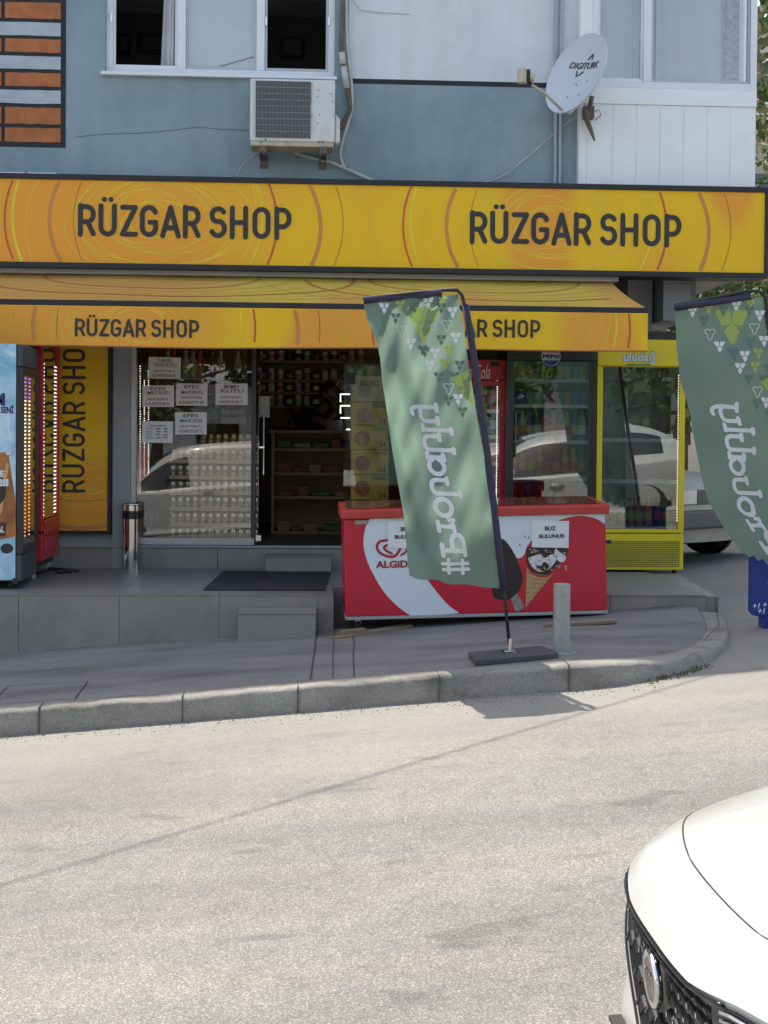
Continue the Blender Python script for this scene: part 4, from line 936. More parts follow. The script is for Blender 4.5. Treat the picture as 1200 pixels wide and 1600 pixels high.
q.poly(flatp([(10, 722), (14, 726), (3, 800), (-4, 812), (-4, 806)][::-1], .0015), 3)
q.build('coffee_print', [pm("coffee_orange", (.42, .15, .04), .35, var=.5, scale=6), 'ink', pm("coffee_brown", (.10, .03, .02), .4), pm("cream_swirl", (.62, .36, .12), .4)], lt, world=True)
for s_, bx, mt in (('M', (-12, 614, 8, 634), 'navy'), ('SENİ', (1.5, 632, 21.5, 646), 'navy'), ('FE', (-6, 735, 7, 745), 'whitevinyl'), ('ess', (-2, 748, 14, 760), 'whitevinyl'), ('AL', (-5, 822, 7, 832), 'whitevinyl')):
    a, b_, c, d_ = pbox(*bx, Yl); text(s_, (a, b_, c, d_), Yl-.0075, mt, lt, bold=.04)
q = MB(); q.box(xr+.002, xr+.05, Yl+.0, Yl+.03, zb_+.2, 1.93); q.box(xr+.002, xr+.05, Yl+.59, Yl+.62, zb_+.2, 1.93); q.box(xr+.002, xr+.05, Yl+.03, Yl+.59, zb_+.2, zb_+.26); q.box(xr+.002, xr+.05, Yl+.03, Yl+.59, 1.87, 1.93)
d = q.build('door', 'darkplas', lt, bevel=.004, world=True)
q = MB(); q.box(xr+.03, xr+.036, Yl+.03, Yl+.59, zb_+.26, 1.87); q.build('glass', 'fglass', d, world=True)
q = MB(); q.box(xr+.002, xr+.045, Yl, Yl+.62, 1.935, ztp-.001); q.build('header', 'greyplas', lt, bevel=.01, world=True)
q = MB(); q.box(xr+.002, xr+.04, Yl, Yl+.62, zb_, zb_+.195); q.build('kick_panel', 'greyplas', lt, bevel=.005, world=True)
for i, (yy, mt) in enumerate(((.14, 'ledo'), (.3, 'ledv'))):
    q = MB()
    for k in range(44): z = zb_+.32+k*.028; q.box(xr+.0385, xr+.0405, Yl+yy, Yl+yy+.016, z, z+.011, 0 if k < 14 else (1 if k < 37 else 2))
    q.build('led_strip', ['ledo', 'led', 'ledv'], d, world=True)
for xx in (xr-.05, xr-.6):
    q = MB(); q.tube([(xx-.012, Yl+.06, TZ+.028), (xx+.012, Yl+.06, TZ+.028)], .028, 12); q.tube([(xx, Yl+.06, TZ+.03), (xx, Yl+.07, zb_)], .01, 6); q.build('wheel', 'rubber', lt, world=True)
q = MB(); a, b_, c, d_ = pbox(9, 706, 18, 711, Yl-.02); q.box(a, b_, Yl-.012, Yl-.001, c, d_); q.build('latch', 'steel', lt, world=True)
# ---- left: red fridge facing right
Yr0, Yr1 = 11.33, 12.12; xf = at(92, 750, 12.1).x
rt_ = thing('drinks_fridge', 'narrow red drinks fridge with dotted lights beside the vertical yellow sign', 'fridge', (xf-.3, Yr0, TZ))
q = MB(); q.box(xf-.62, xf-.05, Yr0, Yr1, TZ+.08, 2.3); q.build('cabinet', 'insd', rt_, bevel=.006, world=True)
q = MB(); zz0 = at(80, 823, 12).z
q.box(xf-.049, xf, Yr0, Yr0+.05, zz0, 2.25); q.box(xf-.049, xf, Yr1-.05, Yr1, zz0, 2.25); q.box(xf-.049, xf, Yr0+.05, Yr1-.05, 2.14, 2.25); q.box(xf-.049, xf, Yr0+.05, Yr1-.05, zz0, zz0+.06)
d = q.build('door', 'red', rt_, bevel=.006, world=True)
q = MB(); q.box(xf-.025, xf-.019, Yr0+.05, Yr1-.05, zz0+.06, 2.14); q.build('glass', 'fglass', d, world=True)
for yy in (Yr0+.1, Yr0+.16, Yr1-.15, Yr1-.11, Yr1-.07):
    q = MB()
    for k in range(40): z = zz0+.12+k*.031; q.box(xf-.018, xf-.016, yy, yy+.010, z, z+.010)
    q.box(xf-.0188, xf-.0182, yy-.001, yy+.011, zz0+.11, zz0+1.36, 1); q.build('led_strip', ['led', 'greyl'], d, world=True)
q = MB(); q.box(xf-.049, xf-.002, Yr0+.01, Yr1-.01, TZ+.14, zz0-.01)
for k in range(4):
    z = TZ+.19+k*.075; q.prism([(xf-.002, Yr0+.05, z), (xf+.012, Yr0+.05, z+.008), (xf+.012, Yr0+.05, z+.04), (xf-.002, Yr0+.05, z+.05)], (0, Yr1-Yr0-.1, 0))
q.build('base_grille', 'red', rt_, bevel=.006, world=True)
for xx, yy in ((xf-.08, Yr0+.06), (xf-.08, Yr1-.08)):
    q = MB(); q.tube([(xx, yy, TZ), (xx, yy, TZ+.14)], .02, 8); q.build('foot', 'greyl', rt_, world=True)
q = MB(); P = [Vector((xf+x, 11.95+y, TZ+.012+z)) for x, y, z in ((-.25, -.1, 0), (-.1, -.2, .0), (0, -.12, .02), (.06, -.2, .0), (.15, -.1, .0), (.08, -.02, .01), (-.05, -.05, .02), (.1, -.12, .02), (.2, -.06, .0))]; q.tube(P, .011, 6)
tag(q.build('power_cable', 'black', smooth=True), 'tangle of black power cable on the floor under the red fridge', 'cable')

# ---- chest freezer
Yf0 = 10.1; cF = at(742, 960, Yf0)
A = at(540, 966.5, Yf0); B = at(949, 956, Yf0); ang = -math.atan2(B.z-A.z, B.x-A.x); Wd = (B-A).length
fz = thing('chest_freezer', 'red and white ice cream chest freezer on castors in front of the shop window', 'freezer', tuple((A+B)/2)); fz.rotation_euler = (0, ang, 0)
Hh = .708; hw = Wd/2; D = .66
q = MB(); q.box(-hw, hw, 0, D, .012, Hh); q.build('body', 'redvinyl', fz, bevel=.008)
q = MB(); q.box(-hw-.002, hw+.002, -.006, D+.004, -.012, .011); q.build('bottom_trim', 'greyl', fz, bevel=.003)
lid = MB(); lid.prism([(-hw-.022, -.028, Hh+.001), (-hw-.022, -.028, Hh+.062), (-hw-.022, .05, Hh+.070), (-hw-.022, D-.05, Hh+.095), (-hw-.022, D+.02, Hh+.095), (-hw-.022, D+.02, Hh+.001)], (2*hw+.044, 0, 0)); lo = lid.build('lid_frame', 'redlid', fz, bevel=.008)
q = MB(); q.prism([(-hw+.03, .055, Hh+.074), (-hw+.03, D-.06, Hh+.099), (-hw+.03, D-.06, Hh+.103), (-hw+.03, .055, Hh+.078)], (2*hw-.06, 0, 0)); q.build('lid_glass', pm("brown_glass", (.16, .03, .025), .06), fz)
q = MB(); q.box(-.01, .01, .05, D-.05, Hh+.08, Hh+.112); q.build('lid_handle', 'redlid', fz, bevel=.004)
def fxy(px, py):        # photo pixel to the freezer front's own coordinates
    v = at(px, py, Yf0)-(A+B)/2; v = Matrix.Rotation(-ang, 3, 'Y') @ v; return v.x, v.z
def fpoly(pts, o): return [(fxy(x, y)[0], -.0015-o, fxy(x, y)[1]) for x, y in pts]
def curve_pts(pts, n=6):
    P = [Vector(p) for p in pts]; out = []
    for i in range(len(P)-1):
        a_, b1, c1, d1 = P[max(0, i-1)], P[i], P[i+1], P[min(len(P)-1, i+2)]
        for t in range(n):
            t /= n; v = .5*((2*b1)+(c1-a_)*t+(2*a_-5*b1+4*c1-d1)*t*t+(3*b1-a_-3*c1+d1)*t**3); out.append((v.x, v.y))
    return out+[tuple(P[-1])]
top = [(945, 795), (700, 800), (581, 806)]
left = curve_pts([(581, 806), (572, 822), (568, 845), (571, 868), (582, 895), (600, 925), (622, 948), (645, 964)])
sw1 = curve_pts([(718, 958), (700, 945), (680, 922), (664, 900), (655, 880), (665, 868), (690, 880), (730, 905)])
wav = curve_pts([(730, 905), (760, 880), (775, 850), (790, 850), (800, 862), (808, 872), (818, 868), (826, 850), (850, 825), (876, 812), (905, 806), (930, 810), (945, 819)])
q = MB()
q.poly(fpoly(left+[(718, 958)]+sw1[1:]+wav[1:]+[(945, 795.5), (760, 799)], 0), 0)
q.build('white_swirl_print', 'whitevinyl', fz)
q = MB()
bar = curve_pts([(771, 934), (766, 900), (768, 870), (775, 848), (784, 842), (794, 850), (806, 870), (815, 895), (817, 905), (811, 922), (798, 935), (785, 937), (771, 934)])
q.poly(fpoly(bar[:-1], .0015), 0)
stk = curve_pts([(797, 932), (803, 928), (810, 930), (818, 946), (816, 952), (808, 955), (803, 950), (797, 932)]); q.poly(fpoly(stk[:-1], .0014), 1)
cone = [(822, 888), (823, 868), (888, 868), (852, 904), (821, 949)]; q.poly(fpoly([(823, 886), (830, 897), (842, 902), (856, 902), (866, 894), (821, 949)][::-1], .0016), 2)
for i in range(7):
    t = i/7; a, b_ = Vector((823-.3*i, 893+8*i)), Vector((862-5.5*i, 900+6.2*i)); q.ribbon([a, a.lerp(b_, .5)+Vector((0, 1.5)), b_], 1.1, lambda p: Vector(fpoly([(p.x, p.y)], .0021)[0]), 3)
cap_ = curve_pts([(823, 855), (823, 880), (832, 893), (846, 899), (858, 897), (868, 886), (884, 868), (886, 858), (870, 853), (823, 855)]); q.poly(fpoly(cap_[:-1], .002), 4)
cr_ = curve_pts([(825, 872), (830, 884), (842, 893), (856, 890), (866, 880), (870, 870), (862, 866), (850, 872), (845, 866), (835, 868), (825, 872)]); q.poly(fpoly(cr_[:-1], .0025), 5)
cr2 = curve_pts([(868, 856), (874, 862), (884, 870), (880, 878), (872, 876), (866, 866), (868, 856)]); q.poly(fpoly(cr2[:-1], .0025), 5)
ch = curve_pts([(836, 882), (845, 884), (850, 878), (858, 884), (852, 892), (842, 890), (836, 882)]); q.poly(fpoly(ch[:-1], .003), 4)
rnd = random.Random(4)
for i in range(34):
    x, y = rnd.uniform(827, 880), rnd.uniform(857, 892)
    if x-y > 2: continue
    q.poly(fpoly([(x+rnd.uniform(1, 2.2)*math.cos(k*1.2), y+rnd.uniform(1, 2)*math.sin(k*1.2)) for k in range(5)], .0035+.0001*i), 6)
for x, y in ((882, 864), (884, 889), (820, 838), (826, 840), (812, 851), (884, 885)): q.poly(fpoly([(x+2*math.cos(k*1.2), y+2*math.sin(k*1.2)) for k in range(5)], .003), 6)
q.build('ice_cream_print', [pm("dark_chocolate", (.022, .014, .012), .35), pm("stick_grey", (.27, .23, .19), .5, var=.3, scale=30), pm("wafer", (.50, .30, .13), .5, var=.25, scale=30), pm("wafer_line", (.32, .15, .06), .5), pm("choc", (.03, .015, .012), .35), pm("cream_ice", (.66, .66, .68), .35, var=.15, scale=14), pm("nut", (.48, .36, .20), .5)], fz)
q = MB()   # heart swirl emblem
def rb(P, w): 
    q.ribbon(curve_pts(P, 5), w, lambda p: Vector(fpoly([(p.x, p.y)], .002)[0]), 0)
rb([(605, 844), (594, 846), (589, 853), (592, 862), (602, 868), (613, 870), (620, 866), (626, 856)], 4.2); rb([(604, 852), (600, 855), (603, 860), (612, 865)], 4); rb([(636, 853), (634, 862), (627, 867)], 3.5); q.build('swirl_emblem', pm("emblem_red", (.42, .02, .03), .35), fz)
def ftext(s, box, mat, bold=0):
    a = fxy(box[0], box[3]); b_ = fxy(box[2], box[1]); o = text(s, (a[0], b_[0], a[1], b_[1]), -.0045, mat, None, bold=bold); o.parent = fz; return o
ftext('ALGiDA', (587, 875, 650, 888), pm("emblem_red2", (.34, .02, .03), .4), .04)
for k, (bx, by_) in enumerate(((0, 0), (-225, 1))):
    t = thing('paper_notice', 'white notice taped on the freezer above the ice cream cone, not hidden by the banner' if k == 0 else 'white notice taped on the freezer left end, partly hidden behind the green banner', 'notice', tuple(fz.location)); t.rotation_euler = fz.rotation_euler
    q = MB(); P = [(831+bx, 813+by_), (889+bx, 814+by_), (888+bx, 856+by_), (831+bx, 855+by_)]
    f4 = [Vector(v) for v in fpoly(P, .005)]
    q.grid(lambda u, v: f4[0].lerp(f4[1], u).lerp(f4[3].lerp(f4[2], u), v)+Vector((0, -.004*math.sin(u*3)*v, 0)), 8, 6); q.build('sheet', 'paper', t)
    for s_, b4 in (('BUZ', (851, 822, 868, 829)), ('BULUNUR', (842, 834, 882, 841))):
        a = fxy(b4[0]+bx, b4[3]+by_); b_ = fxy(b4[2]+bx, b4[1]+by_); o = text(s_, (a[0], b_[0], a[1], b_[1]), -.0125, 'ink', None, bold=.03); o.parent = t
for xx in (-hw+.09, hw-.09):
    for yy in (.08, D-.08):
        q = MB(); q.tube([(xx-.014, yy, -.062), (xx+.014, yy, -.062)], .03, 14); w_ = q.build('castor', 'rubber', fz)
        q = MB(); q.box(xx-.02, xx+.02, yy-.02, yy+.02, -.03, -.012); q.box(xx-.02, xx-.016, yy-.012, yy+.012, -.065, -.03); q.box(xx+.016, xx+.02, yy-.012, yy+.012, -.065, -.03); q.build('fork', 'steel', w_)
a, b_ = fxy(554, 813), fxy(575, 819); q = MB(); q.box(a[0], b_[0], -.008, 0, b_[1], a[1]); q.build('nameplate', 'galv', fz, bevel=.002)
def plank(label, px0, py0, px1, py1, th=.02, wd_=.09, yaw=0):
    z = pav_z(at(px0, py0, 10.3).x, 10.35)+.001; a = atz(px0, py0, z+th); b2 = atz(px1, py1, z+th); mid = (a+b2)/2; L = (b2-a).length
    q = MB(); q.box(-L/2, L/2, 0, wd_, 0, th); o = q.build('wooden_plank', 'plank', bevel=.002); o.location = (a.x+b2.x)/2, (a.y+b2.y)/2, min(pav_z(a.x, a.y), pav_z(b2.x, b2.y))+.014; o.rotation_euler = (0, -.07, math.atan2(b2.y-a.y, b2.x-a.x)); tag(o, label, 'plank')
plank('long thin wooden plank lying under the left castor of the freezer', 527, 994, 645, 983)
plank('short thin wooden plank resting on the longer one by the left castor', 538, 988, 574, 986, .03, .07)
plank('wooden plank lying under the right end of the freezer behind the bollard', 850, 974, 964, 975)
q = MB(); v = at(905, 972, 10.62); q.box(-.07, .07, 0, .12, 0, .055); o = q.build('wooden_block', 'plank', bevel=.003); o.location = (v.x+.1, 10.62, pav_z(v.x+.1, 10.36)+.015); tag(o, 'short wooden block wedged under the right end of the freezer', 'block')

# ================================================================ BANNERS
GL = {  # glyphs: x along the word (0..w), y up the letter; (width, strokes)
 '#': (25, [[(2, 8), (23, 10)], [(2, 30), (23, 32)], [(7, 0), (9, 40)], [(16, 0), (18, 40)]], 4.8),
 'P': (37, [[(0, 3.5), (17, 3.5)], [(8.5, 3), (8.5, 38)], [(2, 38), (22, 38)]+arcp(22, 28.5, 12, 9.5, 90, -90, 8)+[(9, 19)]], 6.4),
 'r': (23, [[(0, 3), (15, 3)], [(7.5, 3), (7.5, 25)], [(1, 26), (9, 26)], [(7.5, 18), (12, 25), (18, 26)], [(18.5, 27), (18.5, 20)]], 5.6),
 'o': (33, [arcp(16.5, 15, 13, 12.5, 0, 360, 20)], 6.6),
 'b': (28, [[(4, 45), (4, 9)]+arcp(12, 9, 8, 7, 180, 270, 4)+arcp(16, 10, 9, 8, 270, 360, 5)+[(25, 26)], [(0, 45), (7, 45)], [(19, 27), (28, 27)]], 5.8),
 'a': (36, [arcp(15, 15, 12, 11.5, 20, 340, 16), [(29, 27), (29, 4)], [(25, 28), (34, 28)], [(28, 3.5), (36, 3.5)]], 6.2),
 'l': (13, [[(5, 46), (5, 4)], [(0, 46), (8, 46)], [(4, 3.5), (13, 3.5)]], 5.6),
 'y': (32, [[(4, 28), (4, 10)]+arcp(12, 10, 8, 7, 180, 270, 4)+[(18, 3), (27, 6)], [(0, 28), (9, 28)], [(26, 29), (26, 2)]+arcp(18, 0, 8, 11, 0, -100, 5)+[(14, -10)], [(20, 29), (31, 29)]], 5.8),
}
WORD = [('#', 0, 25), ('P', 29, 66), ('r', 67, 90), ('o', 88, 121), ('b', 122, 150), ('a', 153, 189), ('b', 190, 218), ('l', 220, 233), ('y', 235, 267)]
def interp(tab, v):
    if v <= tab[0][0]: return tab[0][1]
    for (a, x), (b_, y) in zip(tab[:-1], tab[1:]):
        if v <= b_:
            t = (v-a)/(b_-a); return x+(y-x)*t
    return tab[-1][1]
def banner(label, Y0, Lc, Rc, topf, botf, basex, fold, dx, dy, pole, base, clipx, wordmax=9, yw=None):
    """Lc/Rc: edge x by y; fold(px,py) depth in metres"""
    root = thing('banner_flag', label, 'flag', base)
    def FP(px, py, o=0): v = at(px, py, Y0); return v+Vector((0, fold(px, py)-o, 0))
    y0, y1 = Lc[0][0], Lc[-1][0]
    def cf(u, v):
        t = v; yl = topf(0)+(botf(0)-topf(0))*t; yr = topf(1)+(botf(1)-topf(1))*t; xl = interp(Lc, yl); xr = interp(Rc, yr)
        return FP(xl+(xr-xl)*u, topf(u)+(botf(u)-topf(u))*t)
    q = MB(); q.grid(cf, 60, 140); q.build('cloth', 'flag', root, smooth=True, world=True)
    # printed triangles
    q = MB(); cnt = [0]
    def P2(pts, m_):
        cnt[0] += 1; o = .003+.00015*(cnt[0] % 20); q.poly([FP(x, y, o) for x, y in pts], m_)
    def fine(pts):
        out = []
        for a, b_ in zip(pts, pts[1:]+pts[:1]):
            out += [(a[0]+(b_[0]-a[0])*t/3, a[1]+(b_[1]-a[1])*t/3) for t in range(3)]
        return out
    def tri(cx, cy, s_, m_, outline=False, big=False):
        cx += dx; cy += dy; T = Vector((-.5*s_, -.5*s_)), Vector((.5*s_, -.5*s_)), Vector((0, .52*s_)); c = Vector((0, -.14*s_))
        if clipx(cy) < cx+s_*.3: return
        if outline:
            cnt[0] += 1; pts = [Vector((cx, cy))+v*.96 for v in T]; P = []
            for k in range(3):
                a, b_ = pts[k], pts[(k+1) % 3]; md = (a+b_)/2; ctr = Vector((cx, cy))+c
                P += [a.lerp(b_, .12), a.lerp(b_, .42), md.lerp(ctr, .35), a.lerp(b_, .58), a.lerp(b_, .88)]
            q.ribbon([tuple(p) for p in P], 1.1, lambda p: FP(p.x, p.y, .004), m_, closed=True, cap=False); return
        gap = .08 if not big else .035
        for k in range(3):
            a = T[k]; m0 = (T[k]+T[k-1])/2; m1_ = (T[k]+T[(k+1) % 3])/2
            def sh_(p, q_): return p+(q_-p)*gap
            kite = [a.lerp(m0, .16), a.lerp(m0, .86), (a.lerp(m0, .86)).lerp(c, .75) if not big else m0.lerp(c, .5).lerp(a, .03), c.lerp(a, .06 if not big else 0), (a.lerp(m1_, .86)).lerp(c, .75) if not big else m1_.lerp(c, .5).lerp(a, .03), a.lerp(m1_, .86), a.lerp(m1_, .16)]
            P2([(cx+v.x, cy+v.y) for v in kite], m_)
    W_, Lm, Dk = 0, 1, 2
    for cx, cy, m_ in ((600, 483, 0), (625, 478, 1), (669, 474, 0), (707, 489, 0), (642, 538, 0), (712, 529, 0), (680, 553, 0), (702, 549, 1), (672, 572, 0), (696, 570, 1), (715, 625, 0), (648, 482, 2), (690, 482, 2), (690, 532, 2), (664, 551, 2), (718, 572, 2), (686, 590, 2), (710, 590, 2), (618, 498, 2), (700, 628, 2), (722, 645, 2), (660, 548, 2)):
        tri(cx, cy, 18 if m_ < 2 else 17, m_)
    tri(662, 508, 58, 1, big=True)
    for cx, cy in ((628, 519), (698, 510), (701, 609)): tri(cx, cy, 19, 0, outline=True)
    tri(692, 471, 15, 1)
    cxp = [(704+dx, 591+dy), (720+dx, 584+dy), (731+dx, 578+dy), (735+dx, 603+dy), (739+dx, 633+dy), (733+dx, 628+dy), (718+dx, 612+dy), (724+dx, 606+dy), (716+dx, 604+dy)]
    if all(clipx(y) > x-3 for x, y in cxp): P2(cxp, 1)
    q.build('triangle_print', ['flagw', 'lime', 'flagd'], root, world=True)
    # word
    q = MB(); i = 0
    for ch, s0, s1 in WORD[9-wordmax:]:
        w_, sts, sw = GL[ch]; k = (s1-s0)/w_
        for st in sts:
            i += 1; closed = ch == 'o'; pts = dense(st, 3)
            if closed: pts = pts[:-1]
            q.ribbon(pts, sw*1.12, lambda p, s0=s0, k=k, i=i: (lambda yy: FP(basex(yy)+p.y, yy+.045*p.y, .004+.0002*(i % 5)))(896+(yw or 0)-(s0+p.x*k)), 0, closed=closed)
    q.build('lettering', 'flagw', root, world=True)
    # sleeve, pole
    q = MB(); slv = [FP(x, y, .0) for x, y in pole['sleeve']]
    q.tube(slv, [pole['w']]*len(slv), 10); q.build('sleeve', 'sleeve', root, smooth=True, world=True)
    q = MB(); q.tube([FP(x, y, 0) for x, y in pole['top']], .023, 10); q.build('top_sleeve', 'sleeve', root, smooth=True, world=True)
    q = MB(); q.tube([FP(x, y, .0) for x, y in pole['rod']]+([Vector(base)+Vector((0, 0, .03))] if pole.get('foot', 1) else []), .011, 10); q.build('pole', 'black', root, smooth=True, world=True)
    return root
base1 = atz(797, 1028, .11); base1.z = pav_z(base1.x, base1.y)
BY = base1.y
def fold1(x, y):
    t = cl((y-470)/450, 0, 1); u = (x-(567+t*72))/160
    g = max(0, 1-abs(u-.12-.28*t)/.22); k = .2+.8*min(1, t*4); return -.06*k*math.sin(u*7+t*5)*(1-.82*u)-.006*math.sin((x*.95+y*.3)*.21)*(1-.6*t)-.05*k*math.sin(u*15-t*9+1)*(1-u)*(.3+t*(1-t)*3)-.03*g*g*math.sin(t*3)+.010*math.sin(u*30-t*14)*(1-u)*(.3+t)*(1.2-t)-.018*math.sin((x*.05+y*.035))*math.sin(y*.021+2)+.012*math.sin(x*.16+y*.02)*(1-t)**2
Lc = [(472, 568), (500, 573), (535, 588), (560, 593), (600, 597), (650, 606), (700, 612), (750, 621), (800, 630), (850, 636), (896, 640), (905, 641)]
Rc = [(452, 716), (474, 717), (520, 726), (599, 736), (691, 752), (823, 772), (921, 782)]
b1 = banner('tall green banner flag with white back-to-front lettering leaning left on its pole before the freezer', BY, Lc, Rc, lambda u: 472+(460-472)*u, lambda u: 900+20*u**.8+3*math.sin(u*17)*(1-u), lambda y: 693-41*(896-y)/267, fold1, 0, 0,
   dict(sleeve=[(727, 476), (735, 520), (744, 590), (760, 700), (772, 790), (779, 850), (787, 922)], w=.022, top=[(568, 468.5), (620, 464), (690, 458)], rod=[(567, 466), (640, 459), (700, 452), (714, 453), (722, 461), (727, 480), (745, 590), (775, 800), (788, 925)]), tuple(base1), lambda y: 745+(y-600)*.16)
def baseplate(root, base, deg=0, sc=1):
    q = MB(); q.prism([(-.235*sc, -.2, .0), (.27*sc, -.155, .0), (.225*sc, .16, .0), (-.24*sc, .13, .0)], (0, 0, .036)); o = q.build('base_plate', 'greyplas', root, bevel=.006); o.rotation_euler = (0, -.075, 0)
    q = MB(); q.lathe([(.04, .037), (.04, .045), (.016, .055), (.014, .12), (.001, .12)], (0, 0, 0), 12); q.build('socket', 'steel', root, smooth=False, auto=40)
    q = MB(); q.box(-.05, .05, -.035, .035, .037, .043); q.build('socket_plate', 'steel', root)
baseplate(b1, base1)
# right-hand banner
def fold2(x, y):
    t = cl((y-480)/400, 0, 1); u = (x-1053)/150
    return -.10*math.sin(u*2.2+t*2.6)*t-.03*math.sin((x-y*.5)*.045)*(.2+t)-.012*math.sin(y*.05+x*.02)
Lc2 = [(483, 1054), (540, 1058), (600, 1062), (625, 1069), (650, 1076), (700, 1082), (740, 1089), (780, 1103), (820, 1127), (850, 1150), (868, 1172), (880, 1178)]
Rc2 = [(460, 1192), (500, 1196), (560, 1204), (700, 1222), (860, 1245), (905, 1252)]
def bx2(y): return interp([(640, 1121), (668, 1129), (690, 1132), (728, 1137), (765, 1148), (795, 1154), (825, 1175), (850, 1193), (880, 1215)], y)
g2 = Vector((3.95, 9.3, road_z(3.95, 9.3)))
b2 = banner('green banner flag at the right edge, blowing in front of the pale parked car', 9.3, Lc2, Rc2, lambda u: 482+(464-482)*u, lambda u: 868+30*u+2.5*math.sin(u*32), bx2, fold2, 481, 5,
   dict(sleeve=[(1201, 490), (1210, 560), (1228, 700), (1245, 820), (1255, 905)], w=.02, top=[(1054, 481), (1110, 473), (1172, 463)], rod=[(1054, 477), (1110, 467), (1165, 455), (1186, 455), (1196, 464), (1202, 490), (1228, 700), (1256, 910)]), tuple(g2), lambda y: 1400, wordmax=8)
baseplate(b2, g2)
# ================================================================ SHOP INTERIOR
def boxes_shelf(name, label, x0, x1, y0, y1, zs, zt, mt='wood', th=.03, back=True, parent_z=FL, group=None):
    t = thing(name, label, 'shelf', ((x0+x1)/2, y0, parent_z), group=group)
    for xx in (x0, x1-th):
        q = MB(); q.box(xx, xx+th, y0, y1, parent_z, zt); q.build('side_panel', mt, t, bevel=.002, world=True)
    if back: q = MB(); q.box(x0+th, x1-th, y1-.012, y1, parent_z, zt); q.build('back_panel', mt, t, world=True)
    for z in zs: q = MB(); q.box(x0+th+.001, x1-th-.001, y0+.002, y1-.013, z-th, z); q.build('shelf_board', mt, t, bevel=.002, world=True)
    return t
# display counter facing the door
cy = 13.75; cx0, cx1 = at(424, 750, cy).x, at(600, 750, cy).x
czs = [at(480, y, cy).z for y in (700, 738, 775, 830)]; ctop = at(480, 672, cy).z
ct_ = boxes_shelf('counter', 'brown wooden display counter with open shelves facing the shop doorway', cx0, cx1, cy, cy+.5, czs, ctop-.031, 'wood'); ct_['category'] = 'counter'
q = MB(); q.box(cx0-.03, cx1+.03, cy-.03, cy+.53, ctop-.03, ctop); q.build('counter_top', 'wood', ct_, bevel=.004, world=True)
rn = random.Random(11)
snm = [pm('snack_red', (.20, .03, .03), .5, var=.5, scale=30), pm('snack_pale', (.25, .22, .18), .5, var=.5, scale=30), pm('snack_green', (.06, .10, .04), .5, var=.5, scale=30)]
for zi, (z, nm) in enumerate(zip(czs[:3]+[czs[3]], ('top', 'second', 'third', 'lowest'))):
    x = cx0+.06
    while x < cx1-.22:
        w_ = rn.uniform(.08, .17); h_ = rn.uniform(.035, .10); cn = rn.choice(['red', 'brown', 'pale', 'green', 'dark'])
        q = MB(); q.box(-w_/2, w_/2, 0, .14, 0, h_); o = q.build('snack_box', {'red': snm[0], 'brown': 'wood', 'pale': snm[1], 'green': snm[2], 'dark': 'darkplas'}[cn], bevel=.004); o.location = (x+w_/2, cy+.04, z+.001)
        tag(o, '%s snack box on the %s shelf of the display counter' % (cn, nm), 'snack box', 'snack boxes on the display counter'); x += w_+rn.uniform(.01, .07)
q = MB(); a, b_, c, d_ = pbox(510, 655, 536, 672, cy+.1); q.prism([(a, cy+.05, ctop+.001), (b_, cy+.05, ctop+.001), (b_, cy+.2, ctop+.1), (a, cy+.2, ctop+.1)], (0, .02, 0)); tag(q.build('counter_tray', pm("speckled_tray", (.3, .3, .28), .4, var=.9, scale=40), bevel=.004), 'speckled small tray of gum packets standing on the counter by the man', 'tray')
# tall back shelves with jars
by_ = 15.1; bx0_, bx1_ = at(395, 600, by_).x, at(640, 600, by_).x
bzs = [at(470, y, by_).z for y in (563, 593, 612, 634)]
boxes_shelf('wall_shelf', 'tall brown wall shelf full of jars behind the man', bx0_, bx1_, by_, by_+.4, bzs, 2.8, 'wood')
pj = None
for z, nm in zip(bzs, ('top', 'second', 'third', 'fourth')):
    n = 12
    for i in range(n):
        x = bx0_+.1+i*(.98 if nm != 'top' else .98)*(bx1_-bx0_-.5)/n
        mt = rn.choice(['paperin', 'can_gold', 'can_s', 'can_r', 'can_yg']) if nm != 'top' else rn.choice(['can_r', 'can_o', 'darkplas', 'can_gold'])
        h_ = .11+rn.uniform(-.01, .015); q = MB(); q.lathe([(.001, 0), (.034, 0), (.036, .01), (.036, h_*.75), (.026, h_*.85), (.027, h_), (.001, h_)], (0, 0, 0), 10); o = q.build('jar', ['darkplas', 'paperin'][1 if i % 3 else 0], auto=40); o.location = (x, by_+.12, z+.001)
        q = MB(); q.lathe([(.0365, .02), (.0368, .022), (.0368, h_*.6), (.0365, h_*.62)], (0, 0, 0), 10); q.build('jar_label', mt, o, smooth=True)
        tag(o, 'small labelled jar on the %s board of the wall shelf behind the man' % nm, 'jar', 'jars on the %s board of the wall shelf' % nm)
q = MB(); a, b_, c, d_ = pbox(408, 619, 421, 652, 12.9); q.box(a, b_, 12.9, 12.91, c, d_); o = q.build('hanging_sheet', 'paperin'); tag(o, 'white sheet of paper hanging just inside the open glass door', 'paper sheet')
# lit corner shelf (light strips) and hanging decoration
t = thing('lit_shelf_light', 'bright white angular shelf light strip glowing to the right of the man', 'light strip', tuple(at(534, 620, 14.0)))
for pts in (((532, 628), (532, 616), (548, 616)), ((532, 646), (532, 634), (548, 634)), ((532, 653), (548, 653)), ((541, 671), (548, 671))):
    q = MB(); q.tube([at(x, y, 14.0) for x, y in pts], .007, 6); q.build('light_bar', 'led', t, world=True)
q = MB()
for i in range(90): p = at(rn.gauss(528, 3.2), rn.uniform(546, 606), 13.2); s_ = .012; q.add([p+Vector((rn.uniform(-s_, s_), rn.uniform(-s_, s_), rn.uniform(-s_, s_))) for _ in range(3)], [(0, 1, 2)], i % 2)
for i in range(12): p = at(rn.gauss(533, 3), rn.uniform(594, 608), 13.2); q.box(p.x-.012, p.x+.012, p.y, p.y+.01, p.z-.012, p.z+.012, 1)
